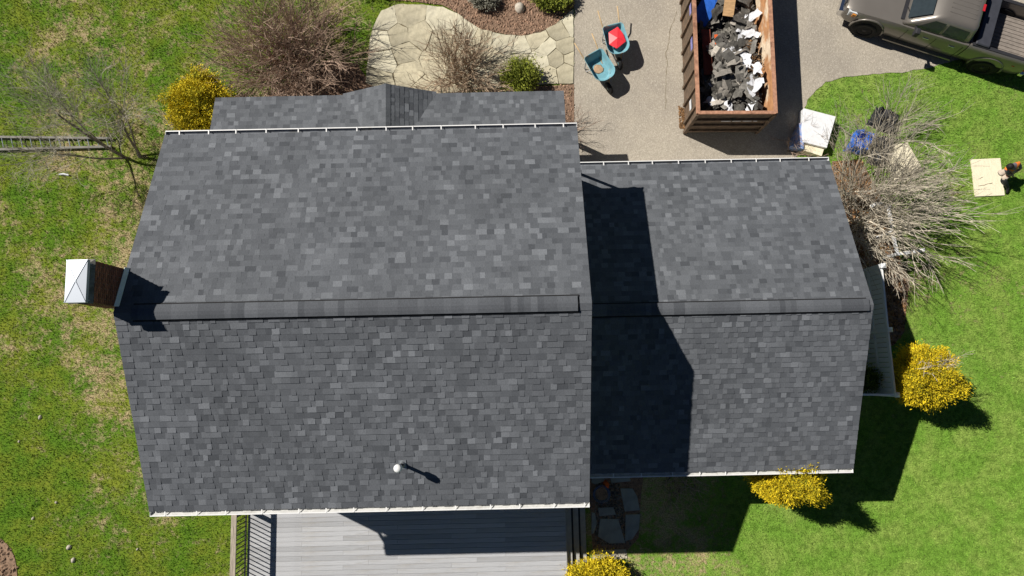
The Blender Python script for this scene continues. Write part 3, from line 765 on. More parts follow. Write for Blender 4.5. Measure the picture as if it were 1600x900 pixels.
# ------------------------------------------------------------------ stepping stones in the shade
def stone(px, z, mt, label, name='stepping_stone', grp='stepping stones in the shade beside the steps'):
    p = GP(px, 0); c = sum(p, Vector()) / len(p); m = MB(); m.slab([(q - c) + Vector((ru(-.01, .01), ru(-.01, .01), 0)) for q in p], -.03, z)
    o = m.build(name, mt); o.location = c; return tag(bevel(o, .008, 1), label, 'stone', grp)
stone([(969, 763), (988, 763), (995, 775), (1000, 797), (976, 799)], .055, 'bluestone', 'grey stepping stone with a pointed end, nearest the dry grass clump')
stone([(977, 804), (1000, 803), (998, 826), (988, 842), (976, 845)], .055, 'bluestone', 'grey stepping stone tapering downward beside the largest stone')
stone([(937, 810), (966, 811), (977, 848), (952, 849), (934, 838)], .055, 'bluestone', 'largest grey stepping stone, beside the deck steps')
stone([(934, 793), (958, 792), (962, 804), (936, 806)], .05, 'bluestone', 'small grey stepping stone just below the round blue pot')
stone([(952, 738), (982, 738), (985, 752), (955, 754)], .05, 'bluestone', 'grey stepping stone close under the garage eave')
stone([(924, 738), (945, 738), (944, 752), (930, 757), (924, 754)], .05, 'bluestone', 'dark stepping stone tucked into the corner behind the blue pot')
stone([(924, 800), (930, 802), (932, 818), (928, 832), (924, 834)], .05, 'bluestone', 'narrow stone sliver against the deck steps')
m = MB(); p = GP([(926, 860), (978, 858), (980, 872), (926, 876)]); m.slab(p, -.03, .03)
tag(m.build('concrete_slab', 'concrete'), 'pale sunlit concrete edging slab at the foot of the deck steps', 'slab')
def pebbles(name, poly, n, mt, r0, r1, label, cat, z=.02):
    xs = [q.x for q in poly]; ys = [q.y for q in poly]; m = MB()
    k = 0; tries = 0
    while k < n and tries < n * 30:
        tries += 1
        x, y = ru(min(xs), max(xs)), ru(min(ys), max(ys))
        if not inside(poly, [x], [y])[0]: continue
        r = ru(r0, r1); k += 1; a = ru(0, 6.28); b = len(m.v)
        q = [(x + r * ru(.7, 1.2) * math.cos(a + t), y + r * ru(.7, 1.2) * math.sin(a + t), z - .01) for t in (0, 1.6, 3.1, 4.7)] + [(x + ru(-.3, .3) * r, y + ru(-.3, .3) * r, z + r * ru(.4, .9))]
        m.v += q
        for i in range(4): m.face((b + i, b + (i + 1) % 4, b + 4))
    return tag(m.build(name, mt), label, cat, None, 'stuff')
pebbles('gravel', GP([(930, 755), (968, 755), (975, 800), (985, 850), (930, 852)]), 900, 'gravel', .02, .05, 'loose gravel between the stepping stones', 'gravel')
pebbles('mulch_chips', BED, 5200, 'chips', .02, .06, 'loose bark chips over the mulch bed', 'mulch', .035)
pebbles('bed_litter', BED3, 2600, 'leaf', .03, .07, 'dead leaves littering the bed beside the garage', 'leaves', .03)
pebbles('porch_bed_litter', BED2, 3000, 'chips', .02, .06, 'bark chips over the bed along the porch', 'mulch', .03)
pebbles('dirt_clods', DIRT, 260, 'soil', .03, .10, 'clods of dirt on the bare patch', 'dirt', .02)
pebbles('drive_leaves', GP([(1060, 165), (1072, 172), (1072, 205), (1062, 200)]), 260, 'leaf', .02, .05, 'dead leaves piled at the dumpster corner', 'leaves', .02)
# hairline crack in the driveway: a thin wandering strip
m = MB(); pts = [(1056, 18), (1052, 34), (1046, 50), (1045, 66), (1041, 82), (1043, 100), (1040, 120), (1041, 150), (1039, 170)]
pr = None
for i, (u, v) in enumerate(pts):
    for f in ((0, .33, .66) if i < len(pts) - 1 else (0,)):
        q = (u, v) if f == 0 else (u + (pts[i + 1][0] - u) * f, v + (pts[i + 1][1] - v) * f)
        p = G(*q, .0155) + Vector((ru(-.03, .03), 0, 0)); w = ru(.004, .013)
        if pr: m.poly([pr[0] - Vector((pr[1], 0, 0)), p - Vector((w, 0, 0)), p + Vector((w, 0, 0)), pr[0] + Vector((pr[1], 0, 0))])
        pr = (p, w)
tag(m.build('driveway_crack', 'joint'), 'thin crack running along the driveway', None, None, 'structure')

# ------------------------------------------------------------------ bare shrubs
def twig_seg(m, a, b, r0, r1):
    d = (b - a); u = Vector((0, 0, 1)) if abs(d.z) < .9 * d.length else Vector((1, 0, 0))
    x = d.cross(u).normalized(); y = d.cross(x).normalized(); i = len(m.v)
    for k in range(3):
        t = 2.0944 * k; o = x * math.cos(t) + y * math.sin(t); m.v.append(tuple(a + o * r0)); m.v.append(tuple(b + o * r1))
    for k in range(3):
        j = (k + 1) % 3; m.face((i + 2 * k, i + 2 * j, i + 2 * j + 1, i + 2 * k + 1))
def branch(m, p, d, L, r, depth, curl=.25, up=.0, kids=3, spread=.7, ratio=.62):
    n = 4 if depth > 1 else 3; pts = [p]; dd = d.normalized()
    for i in range(n):
        dd = (dd + Vector((ru(-curl, curl), ru(-curl, curl), ru(-curl, curl) + up))).normalized()
        q = pts[-1] + dd * (L / n)
        if q.z < .05: q.z = .05 + rnd() * .05
        twig_seg(m, pts[-1], q, r * (1 - .45 * i / n), r * (1 - .45 * (i + 1) / n)); pts.append(q)
        if depth > 0 and i >= (1 if depth > 1 else 0):
            for _ in range(kids if i < n - 1 else kids + 1):
                if rnd() < .8:
                    kd = (dd + Vector((ru(-spread, spread), ru(-spread, spread), ru(-spread * .6, spread * .8)))).normalized()
                    branch(m, pts[-1], kd, L * ratio * ru(.6, 1.1), r * .6, depth - 1, curl, up, kids, spread, ratio)
def bare_shrub(name, label, base, h, rad, stems, mt, r=.012, depth=2, lean=(0, 0), kids=2, curl=.22, base_r=.25, cat='shrub', grp=None, spread=.7, elev=(.45, 1.35), zmin=None):
    t = thing(name, label, cat, base, 0, grp)
    m = MB(); sm = MB(); B = Vector((0, 0, 0))
    for i in range(stems):
        az = 2 * math.pi * (i + rnd()) / stems; el = ru(*elev)
        ln = rad * math.cos(el) + h * math.sin(el)
        d = Vector((math.cos(az) * math.cos(el) * rad + lean[0] * rnd(), math.sin(az) * math.cos(el) * rad + lean[1] * rnd(), math.sin(el) * h))
        p = Vector((ru(-1, 1) * base_r, ru(-1, 1) * base_r, -.02)); L = d.length * ru(.55, .78)
        tgt = m if i % 4 else sm
        branch(m, p, d, L, r * ru(.7, 1.3), depth, curl, .02, kids, spread)
        if i % 5 == 0: twig_seg(sm, p, p + d.normalized() * L * .35, r * 2.0, r * 1.5)
    if sm.f: tag(sm.build('stems', 'bark', t), None, None, None, 'stuff')
    m.build('twigs', mt, t); return t
bare_shrub('bare_shrub', 'largest brown leafless shrub at the left corner of the porch roof', G(458, 100), 2.2, 2.4, 150, 'twig_brown', .016, 2, base_r=.75, kids=2, elev=(.08, 1.4))
bare_shrub('bare_shrub', 'brown leafless shrub growing over the flagstone path in front of the porch', G(722, 118), 1.5, 1.7, 72, 'twig_tan', .015, 2, base_r=.45, kids=2, elev=(.1, 1.4))
bare_shrub('bare_shrub', 'big pale leafless shrub fanning out from the garage end over the debris', G(1340, 336), 3.0, 2.5, 84, 'twig_grey', .018, 2, lean=(.55, .15), base_r=.8, kids=2, curl=.16, elev=(.12, 1.35), spread=.55)
bare_shrub('bare_shrub', 'sparse pale leafless shrub spreading over the tarps and plywood', G(1372, 240), 1.5, 2.1, 26, 'twig_grey', .012, 2, lean=(.2, .4), base_r=.5, kids=2, curl=.2, elev=(.1, 1.2), spread=.6)
bare_shrub('bare_shrub', 'low brown leafless brush below the pale shrub, between bed and fence', G(1400, 438), .7, .9, 50, 'twig_brown', .008, 1, base_r=.6, kids=2, elev=(.1, 1.0))
bare_shrub('bare_shrub', 'thin scraggly bare bush beside the white wrapped stack and garage eave', G(1247, 228), .9, .8, 30, 'twig_brown', .008, 1, base_r=.4, kids=2, elev=(.2, 1.3))
bare_shrub('bare_shrub', 'small bare bush at the driveway corner of the porch', G(893, 205), .9, .8, 30, 'twig_brown', .008, 2, base_r=.2, kids=1, elev=(.2, 1.3))
bare_shrub('dry_grass_clump', 'dry pale grass clump in the shade under the garage eave', G(1062, 752), .5, .9, 110, 'twig_tan', .009, 0, base_r=.55, kids=1, cat='plant', elev=(.1, 1.0))
# bare tree at the north west corner
t = thing('bare_tree', 'small bare grey tree reaching over the lawn at the left corner of the roof', 'tree', G(212, 246), 0)
tw = MB(); random.seed(21)
for (dx, dy, dz, L, r, ox) in ((-.25, .15, 1.0, 2.6, .06, -.35), (.25, .1, 1.0, 2.4, .055, .15), (-.6, -.35, 1.0, 2.3, .04, -.3), (.2, .5, .9, 2.6, .04, .1), (-.8, .5, .8, 2.4, .035, -.4)):
    tr = MB(); p = Vector((ox, 0, -.05)); d = Vector((dx, dy, dz)).normalized(); q = p
    for i in range(5):
        d = (d + Vector((ru(-.15, .15), ru(-.15, .15), .02))).normalized(); q2 = q + d * L / 5
        rr = r * (1 - .12 * i); tr.tube([q - d * .02, q2], [rr, r * (1 - .12 * (i + 1))], 7, False)
        if i >= 2:
            for _ in range(6): branch(tw, q2, (d + Vector((ru(-1, 1), ru(-1, 1), ru(-.4, .5)))), ru(.7, 1.6), .009, 2, .25, 0, 2, .8)
        q = q2
    tr.build('trunk', 'bark', t)
tw.build('crown', 'twig_dim', t)

# ------------------------------------------------------------------ leafy evergreens
def leaf_bush(name, label, base, rx, ry, h, n_clump, per, mt, size=.05, z0=.15, shape='dome', clump_r=.14, cat='shrub', twig=True, tilt=.6, seed=1, cloud=0.0, bright=.55):
    rg = np.random.default_rng(seed); t = thing(name, label, cat, base, 0)
    k = 0; C = []; Nn = []
    while k < n_clump:
        d = rg.normal(size=3); d /= np.linalg.norm(d); d[2] = abs(d[2]) * 1.0 - .15
        if shape == 'cone':
            zz = rg.random() ** 1.25; rr = (1 - zz) ** .75 * (.85 + .15 * rg.random()) + .05; a = rg.random() * 6.283
            p = np.array([rx * rr * math.cos(a), ry * rr * math.sin(a), z0 + (h - z0) * zz]); nn = np.array([math.cos(a), math.sin(a), .6])
        else:
            f = (.80 + .22 * rg.random()) if rg.random() < .8 else rg.uniform(.5, .8)
            lump = 1 + .16 * math.sin(3.1 * d[0] + 5 * d[1] + seed) * math.cos(4.3 * d[2] + 2 * d[0]) + .10 * math.sin(9 * d[0] + 7 * d[2] + seed) * math.sin(8 * d[1] - 3 * seed)
            p = np.array([rx * d[0], ry * d[1], 0]) * f * lump; p[2] = z0 + (h - z0) * (.5 + .5 * max(d[2], -.9)) * (f * lump if d[2] > 0 else 1); nn = d
        C.append(p); Nn.append(nn / np.linalg.norm(nn)); k += 1
    C = np.repeat(np.array(C), per, 0); NN = np.repeat(np.array(Nn), per, 0); n = len(C)
    tone_c = np.repeat(rg.random(n_clump), per)
    off = rg.normal(size=(n, 3)) * clump_r * np.array([1, 1, .8]); pos = C + off + NN * np.repeat((rg.random(n_clump) < .10) * rg.random(n_clump), per)[:, None] * np.abs(rg.normal(size=(n, 1))) * clump_r * 1.3; pos[:, 2] = np.maximum(pos[:, 2], .04)
    ax = NN * 1.0 + rg.normal(size=(n, 3)) * tilt; ax /= np.linalg.norm(ax, axis=1)[:, None]
    b = np.cross(ax, rg.normal(size=(n, 3))); b /= np.linalg.norm(b, axis=1)[:, None]
    L = size * rg.uniform(.7, 2.4, n)[:, None]; Wd = size * rg.uniform(.3, .65, n)[:, None]
    V = np.stack([pos - ax * L * .5, pos + b * Wd * .5, pos + ax * L * .5, pos - b * Wd * .5], 1)
    me = bpy.data.meshes.new('crown'); me.vertices.add(n * 4); me.vertices.foreach_set('co', V.ravel())
    me.loops.add(n * 4); me.loops.foreach_set('vertex_index', np.arange(n * 4, dtype=np.int32))
    me.polygons.add(n); me.polygons.foreach_set('loop_start', np.arange(0, n * 4, 4, dtype=np.int32)); me.polygons.foreach_set('loop_total', np.full(n, 4, dtype=np.int32))
    me.update(calc_edges=True); me.materials.append(MT[mt])
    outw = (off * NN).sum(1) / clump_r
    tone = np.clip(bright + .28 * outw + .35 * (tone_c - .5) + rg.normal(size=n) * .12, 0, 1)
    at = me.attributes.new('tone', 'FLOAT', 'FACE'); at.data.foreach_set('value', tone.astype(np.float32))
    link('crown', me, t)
    m = MB(); m.tube([(0, 0, -.05), (.02, .01, h * .4), (0, 0, h * .75)], [.05, .04, .015], 7)
    for i in range(10):
        a = ru(0, 6.28); z = h * ru(.2, .6); m.tube([(0, 0, z), (rx * .7 * math.cos(a), ry * .7 * math.sin(a), z + h * .15)], [.02, .008], 5, False)
    m.build('trunk', 'bark', t); return t
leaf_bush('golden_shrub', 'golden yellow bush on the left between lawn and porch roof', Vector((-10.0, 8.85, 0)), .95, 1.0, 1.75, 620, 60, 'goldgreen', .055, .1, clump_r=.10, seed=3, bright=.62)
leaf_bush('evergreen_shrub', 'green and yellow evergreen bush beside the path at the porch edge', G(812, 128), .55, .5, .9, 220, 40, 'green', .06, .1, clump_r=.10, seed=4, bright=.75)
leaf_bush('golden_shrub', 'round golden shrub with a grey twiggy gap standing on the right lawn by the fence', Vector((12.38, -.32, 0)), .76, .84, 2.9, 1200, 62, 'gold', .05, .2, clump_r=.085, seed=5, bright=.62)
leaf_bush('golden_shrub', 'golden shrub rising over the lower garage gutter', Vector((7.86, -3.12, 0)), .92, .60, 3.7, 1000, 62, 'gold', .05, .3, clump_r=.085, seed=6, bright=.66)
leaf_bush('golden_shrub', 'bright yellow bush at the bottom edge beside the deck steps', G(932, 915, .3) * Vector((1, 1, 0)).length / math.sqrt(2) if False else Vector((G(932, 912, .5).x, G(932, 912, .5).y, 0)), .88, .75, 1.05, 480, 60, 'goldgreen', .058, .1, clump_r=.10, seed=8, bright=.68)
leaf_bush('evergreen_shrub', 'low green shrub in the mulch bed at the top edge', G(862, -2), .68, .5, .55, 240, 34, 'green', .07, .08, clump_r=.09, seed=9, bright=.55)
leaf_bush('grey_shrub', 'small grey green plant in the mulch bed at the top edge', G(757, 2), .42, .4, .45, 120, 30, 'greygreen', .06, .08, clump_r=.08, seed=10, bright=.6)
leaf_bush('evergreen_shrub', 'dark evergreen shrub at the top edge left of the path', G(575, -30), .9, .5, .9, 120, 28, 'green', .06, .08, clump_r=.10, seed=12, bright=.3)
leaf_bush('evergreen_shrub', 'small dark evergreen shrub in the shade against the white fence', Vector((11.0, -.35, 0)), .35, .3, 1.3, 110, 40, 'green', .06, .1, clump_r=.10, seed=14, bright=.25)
# twiggy crown gap on the round golden shrub
m = MB()
for i in range(16): branch(m, Vector((12.25 + ru(-.15, .2), -.10 + ru(-.12, .2), 2.6)), Vector((ru(-1, 1), ru(-.6, .6), .35)), ru(.3, .55), .011, 1, .3, 0, 2, .8)
gs = [o for o in bpy.data.objects if o.name.startswith('golden_shrub') and abs(o.location.x - 12.38) < .01][0]
tw = m.build('dead_twigs', 'twig_grey', gs); tw.matrix_parent_inverse = Matrix.Translation(-gs.location)

# ------------------------------------------------------------------ small stones and litter on the lawn
def small_rock(u, v, r, mt, label, name='stone', cat='stone', grp='small pale stones on the left lawn'):
    m = MB(); k = 9
    rings = []
    for z, f in ((-.01, 1.0), (.35 * r, 1.0), (.8 * r, .65), (r, .2)):
        rings.append([(r * f * ru(.8, 1.15) * math.cos(6.283 * i / k), r * .8 * f * ru(.8, 1.15) * math.sin(6.283 * i / k), z) for i in range(k)])
    m.loft(rings); o = m.build(name, mt, None, True); o.location = G(u, v); o.rotation_euler.z = ru(0, 6); return tag(o, label, cat, grp)
for u, v, r, lb in ((63, 652, .07, 'pale stone on the left lawn, level with the middle of the lower roof slope'), (108, 855, .09, 'larger pale stone, upper of a close pair on the lower left lawn'), (115, 875, .085, 'tan stone, lower of a close pair on the lower left lawn'),
                    (52, 810, .06, 'pale stone on the lower left lawn, above the bare dirt patch'), (88, 785, .05, 'small pale stone on the lower left lawn, above the close pair'), (30, 690, .045, 'tiny pale stone near the left edge of the lawn'), (215, 858, .045, 'tiny pale stone on the lawn between dirt patch and deck railing')):
    small_rock(u, v, r, 'rock', lb)
small_rock(812, 14, .22, 'rock', 'white rock lying in the mulch bed at the top', 'rock', 'rock', None)
m = MB(); m.tube([(-.15, 0, .05), (.0, .01, .06), (.17, -.03, .05)], [.03, .035, .03], 6); o = m.build('white_scrap', 'paper'); o.location = G(101, 273); tag(o, 'short white scrap lying on the left lawn above the chimney', 'scrap')

# ------------------------------------------------------------------ ladder on the lawn
lad = thing('ladder', 'long grey metal ladder lying on the lawn at the left edge', 'ladder', G(80, 224), 0, None, world=True)
m = MB(); A0, A1 = G(-150, 214, 0), G(176, 217.5, 0); B0, B1 = G(-150, 239, 0), G(176, 230.5, 0)
for nm, a, b in (('side_rail', A0, A1), ('side_rail', B0, B1)):
    q = MB(); zz = Vector((0, 0, .09)); q.bar(a + zz, b + zz, .075, .075); q.build(nm, 'ladder', lad)
nr = 22; mid = 0
for i in range(nr):
    f = (i + .5) / nr; a = A0.lerp(A1, f); b = B0.lerp(B1, min(1, f + .012)); q = MB(); q.tube([a + Vector((0, 0, .10)), b + Vector((0, 0, .10))], .018, 6, False); q.build('rung', 'rungm', lad)

# ------------------------------------------------------------------ wheelbarrows
def barrow(name, label, cx, cy, rz, load, load_label):
    t = thing(name, label, 'wheelbarrow', (cx, cy, 0), rz, 'wheelbarrows on the driveway')
    # local +x = forward (wheel end)
    L0, L1, Wb, Wf = -.44, .46, .31, .34
    def ring(s, z, n=6):
        p = []
        def arc(cx, cy, r, a0, a1):
            for i in range(n): 
                a = a0 + (a1 - a0) * i / (n - 1); p.append((cx + r * math.cos(a), cy + r * math.sin(a), z))
        x0, x1, wb, wf = L0 * s, L1 * s, Wb * s, Wf * s
        arc(x1 - .26 * s, -wf + .28 * s, .27 * s, -math.pi / 2, 0); arc(x1 - .26 * s, wf - .28 * s, .27 * s, 0, math.pi / 2)
        arc(x0 + .09 * s, wb - .09 * s, .09 * s, math.pi / 2, math.pi); arc(x0 + .09 * s, -wb + .09 * s, .09 * s, math.pi, 1.5 * math.pi)
        return p
    def sh(r, dx): return [(a + dx, b, c) for a, b, c in r]
    outer = [sh(ring(.70, .30), -.02), ring(.87, .46), ring(1.0, .615), ring(1.035, .625)]
    inner = [ring(1.03, .635), ring(.985, .625), sh(ring(.86, .47), 0), sh(ring(.69, .325), -.02)]
    m = MB(); m.loft(outer + inner); tray = m.build('tray', 'teal', t, True)
    for p in tray.data.polygons: p.use_smooth = len(p.vertices) == 4
    for sgn in (-1, 1):
        m = MB(); m.tube([(.62, sgn * .07, .20), (-.35, sgn * .22, .345), (-.62, sgn * .27, .50), (-.98, sgn * .30, .60)], .019, 8); m.build('handle', 'ash', t, True)
        m = MB(); m.tube([(-.12, sgn * .20, .33), (-.22, sgn * .26, .02), (-.34, sgn * .26, .02), (-.38, sgn * .24, .36)], .014, 7); m.build('leg', 'steel', t, True)
        m = MB(); m.bar((.60, sgn * .075, .2), (.28, sgn * .2, .42), .03, .008); m.build('brace', 'steel', t)
    m = MB(); ax = Matrix.Rotation(math.pi / 2, 3, 'X')
    m.lathe((.60, 0, .19), [(.10, -.045), (.17, -.045), (.19, -.02), (.19, .02), (.17, .045), (.10, .045)], 20, ax); w = m.build('wheel', 'rubber', t, True)
    m = MB(); m.lathe((.60, 0, .19), [(.03, -.05), (.105, -.03), (.105, .03), (.03, .05)], 16, ax); m.build('rim', 'teal', w, True)
    t.scale = (1.13, 1.13, 1.13)
    return t
def mpos(u, v, z): 
    p = G(u, v, z); return p.x, p.y
x, y = mpos(938, 102, .7); b1 = barrow('wheelbarrow', 'teal wheelbarrow with dried mortar in its tray, the lower of the two', x, y, R(-61), None, None)
x, y = mpos(963, 60, .7); b2 = barrow('wheelbarrow', 'teal wheelbarrow holding a red plastic sheet, the upper of the two', x, y, R(-77), None, None)
def lump(m, cx, cy, z, rx, ry, h, n=12):
    rings = []
    for f, zz in ((1, 0), (.8, .55), (.45, .9), (.1, 1)): rings.append([(cx + rx * f * ru(.85, 1.12) * math.cos(6.283 * i / n), cy + ry * f * ru(.85, 1.12) * math.sin(6.283 * i / n), z + h * zz) for i in range(n)])
    m.loft(rings)
m = MB(); lump(m, -.02, 0, .37, .17, .17, .02); o = m.build('mortar_residue', 'sand', None, True); o.location = b1.location; o.rotation_euler = b1.rotation_euler; tag(o, 'crust of tan mortar dried in the bottom of the lower wheelbarrow', 'mortar')
m = MB(); rs = [(-.38, .16, .56), (.14, .27, .58), (.27, -.04, .52), (.08, -.22, .50), (-.30, -.14, .50), (-.02, .05, .60), (-.12, .25, .58)]
for tri in ((0, 6, 5), (6, 1, 5), (1, 2, 5), (2, 3, 5), (3, 4, 5), (4, 0, 5)): m.poly([rs[i] for i in tri])
o = m.build('red_sheet', 'redplastic'); o.location = b2.location; o.scale = (1.1, 1.1, 1.1); o.rotation_euler = b2.rotation_euler
sm_ = o.modifiers.new('solid', 'SOLIDIFY'); sm_.thickness = .012
tag(o, 'crumpled red plastic sheet lying in the upper wheelbarrow', 'plastic sheet')

# ------------------------------------------------------------------ roll-off dumpster
DL, DW, DH = 6.7, 2.48, 1.85
dm = thing('dumpster', 'rusty brown roll-off dumpster full of torn off shingles on the driveway', 'dumpster', (7.2, 7.96, 0), R(-1.0))
# local: x across, y along (0 = near end), z up
hx = DW / 2
def dpart(name, mt, f, sm=False):
    m = MB(); f(m); return m.build(name, mt, dm, sm)
dpart('floor', 'dumpdark', lambda m: m.box(-hx + .1, hx - .1, .08, DL, .18, .30))
for s_ in (-1, 1):
    dpart('side_wall', 'rust', lambda m: m.hexa([(s_ * (hx - .06) - .01, .05, .15), (s_ * (hx - .06) + .01, .05, .15), (s_ * (hx - .06) + .01, DL, .15), (s_ * (hx - .06) - .01, DL, .15), (s_ * (hx - .02) - .01, .05, DH - .05), (s_ * (hx - .02) + .01, .05, DH - .05), (s_ * (hx - .02) + .01, DL, DH - .05), (s_ * (hx - .02) - .01, DL, DH - .05)]))
    dpart('inner_lining', 'rustin', lambda m: m.hexa([(s_ * (hx - .28) - .008, .06, .3), (s_ * (hx - .28) + .008, .06, .3), (s_ * (hx - .28) + .008, DL - .01, .3), (s_ * (hx - .28) - .008, DL - .01, .3), (s_ * (hx - .075) - .008, .06, DH - .03), (s_ * (hx - .075) + .008, .06, DH - .03), (s_ * (hx - .075) + .008, DL - .01, DH - .03), (s_ * (hx - .075) - .008, DL - .01, DH - .03)]))
    dpart('top_rail', 'rustrim', lambda m: m.box(s_ * (hx - .03) - .055, s_ * (hx - .03) + .055, -.01, DL, DH - .08, DH))
    dpart('bottom_rail', 'rust', lambda m: m.box(s_ * (hx - .12) - .07, s_ * (hx - .12) + .07, 0, DL, .05, .19))
    for i in range(11):
        y = .28 + i * .61
        dpart('side_rib', 'rust', lambda m: m.hexa([(s_ * (hx - .02) - .05, y - .05, .18), (s_ * (hx - .02) + .05, y - .05, .18), (s_ * (hx - .02) + .05, y + .05, .18), (s_ * (hx - .02) - .05, y + .05, .18), (s_ * (hx + .0) - .05, y - .05, DH - .085), (s_ * (hx + .0) + .05, y - .05, DH - .085), (s_ * (hx + .0) + .05, y + .05, DH - .085), (s_ * (hx + .0) - .05, y + .05, DH - .085)]))
dpart('end_wall', 'rust', lambda m: m.box(-hx + .05, hx - .05, .0, .05, .15, DH - .07))
dpart('end_rail', 'rustrim', lambda m: m.box(-hx + .028, hx - .028, -.03, .07, DH - .085, DH - .004))
for z in (.35, .85, 1.32): dpart('end_rib', 'rust', lambda m: m.box(-hx + .07, hx - .07, -.075, -.001, z - .05, z + .05))
for xx in (-hx + .03, hx - .03): dpart('corner_post', 'rust', lambda m: m.box(xx - .055, xx + .055, -.055, .04, .05, DH - .087))
dpart('far_wall', 'rust', lambda m: m.box(-hx + .05, hx - .05, DL, DL + .05, .15, DH))
for yy in (1.2, DL - 1.0):
    for s_ in (-1, 1):
        m = MB(); m.lathe((s_ * (hx - .3), yy, .1), [(.03, -.08), (.10, -.08), (.10, .08), (.03, .08)], 14, Matrix.Rotation(math.pi / 2, 3, 'Y')); m.build('roller', 'steel', dm)
def sticker(name, mt, y0, y1, z0, z1, label):
    def xs(z): return -hx + .045 - .04 * (z - .15) / (DH - .2) - .022
    m = MB(); m.poly([(xs(z0), y1, z0), (xs(z0), y0, z0), (xs(z1), y0, z1), (xs(z1), y1, z1)]); o = m.build(name, mt, dm); o['label'] = label
sticker('sticker', 'paper', .42, .75, .9, 1.15, 'white sticker'); sticker('sticker', 'bluestk', 2.25, 2.65, 1.35, 1.6, 'blue and white sticker'); sticker('sticker', 'bluestk', 3.45, 3.8, 1.35, 1.6, 'blue and white sticker')
# end wall stencil remnants: worn white paint dashes
for i, (a, b) in enumerate(((-.35, -.05), (.0, .28), (.34, .62), (.68, .80))):
    m = MB(); m.box(a, b, -.0785, -.0755, 1.32 - .022, 1.32 + .022); m.build('worn_stencil', 'paper', dm)

# tear-off heap: each sheet, scrap and board is a thing
Dm = Matrix.Translation((7.2, 7.96, 0)) @ Matrix.Rotation(R(-1), 4, 'Z')
random.seed(11)
def heap_z(x, y): return 1.05 + .22 * math.sin(1.3 * y + .4) + .18 * x - .25 * max(0, -x - .3)
def sheet_mesh(L, Wd, bend, t, nx=6, ny=3, jag=.05):
    P = {}
    m = MB(); g = []
    for i in range(nx + 1):
        for j in range(ny + 1):
            x = -L / 2 + L * i / nx; y = -Wd / 2 + Wd * j / ny
            if i in (0, nx): x += ru(-jag, jag)
            if j in (0, ny): y += ru(-jag, jag) * .6
            g.append((x, y, bend * math.sin(2.2 * i / nx + .4) + ru(-.012, .012) + .4 * bend * math.cos(3 * j / ny)))
    n = len(g); m.v = g + [(a, b, c - t) for a, b, c in g]; w = ny + 1
    for i in range(nx):
        for j in range(ny):
            a = i * w + j; m.face((a, a + w, a + w + 1, a + 1)); m.face((n + a, n + a + 1, n + a + w + 1, n + a + w))
    edge = [i * w for i in range(nx + 1)] + [nx * w + j for j in range(1, ny + 1)] + [i * w + ny for i in range(nx - 1, -1, -1)] + [j for j in range(ny - 1, 0, -1)]
    for a, b in zip(edge, edge[1:] + edge[:1]): m.face((a, n + a, n + b, b))
    return m
def put(me, name, x, y, z, rz, rx, ry, label, cat, grp):
    o = link(name, me); o.matrix_basis = Dm @ Matrix.Translation((x, y, z)) @ Matrix.Rotation(rz, 4, 'Z') @ Matrix.Rotation(ry, 4, 'Y') @ Matrix.Rotation(rx, 4, 'X')
    return tag(o, label, cat, grp)
sheets = [sheet_mesh(ru(.4, .95), ru(.2, .45), ru(-.12, .2), .02).mesh('shingle_sheet', 'deb_dark') for _ in range(10)]
for i in range(60):
    x = ru(-.82, .74); y = ru(.25, 6.4) if i < 40 else ru(.2, 4.4)
    z = heap_z(x, y) + ru(-.1, .38)
    if x < -.45 and y < 2.2: z = ru(.5, .7)
    put(random.choice(sheets), 'shingle_sheet', x, y, z, ru(0, 6.28), ru(-.55, .55), ru(-.6, .6), 'torn dark grey shingle sheet in the dumpster heap', 'shingles', 'torn shingle sheets in the dumpster')
hm_ = MB()
for i in range(2600):
    x, y = ru(-.92, .86), ru(.12, 6.5); z = heap_z(x, y) + ru(-.15, .1) - (.28 if x < -.5 and y < 2.2 else 0); L_, w_ = ru(.06, .2), ru(.03, .09); a_ = ru(0, 6.28)
    e_ = Vector((math.cos(a_), math.sin(a_), ru(-.6, .6))); f_ = Vector((-math.sin(a_), math.cos(a_), ru(-.6, .6))); c_ = Vector((x, y, z))
    hm_.poly([c_ - e_ * L_ - f_ * w_, c_ + e_ * L_ - f_ * w_ * ru(.3, 1.2), c_ + e_ * L_ * ru(.6, 1) + f_ * w_, c_ - e_ * L_ + f_ * w_ * ru(.4, 1)])
o = hm_.build('shingle_rubble', 'rubble'); o.matrix_basis = Dm; tag(o, 'small torn shingle rubble filling the dumpster', 'rubble', None, 'stuff')
small = [sheet_mesh(ru(.22, .5), ru(.12, .26), ru(-.06, .1), .018, 4, 2, .04).mesh('shingle_strip', 'deb_dark') for _ in range(10)]
for i in range(90):
    x, y = ru(-.8, .78), ru(.2, 4.6)
    put(random.choice(small), 'shingle_strip', x, y, heap_z(x, y) + ru(.05, .42) - (.3 if x < -.5 and y < 2.2 else 0), ru(0, 6.28), ru(-.7, .7), ru(-.7, .7), 'small torn dark shingle strip in the dumpster heap', 'shingles', 'small shingle strips in the dumpster')
pale = [sheet_mesh(ru(.25, .6), ru(.14, .3), ru(-.08, .12), .012, 4, 2, .05).mesh('felt_scrap', 'deb_pale') for _ in range(6)]
for i in range(26):
    x, y = ru(-.6, .8), ru(.2, 4.5)
    put(random.choice(pale), 'felt_scrap', x, y, heap_z(x, y) + ru(.22, .40), ru(0, 6.28), ru(-.5, .5), ru(-.5, .5), 'pale grey felt scrap in the dumpster heap', 'scrap', 'pale felt scraps in the dumpster')
papers = [sheet_mesh(ru(.25, .5), ru(.15, .32), ru(-.12, .15), .006, 5, 3, .09).mesh('wrap_scrap', 'paper') for _ in range(6)]
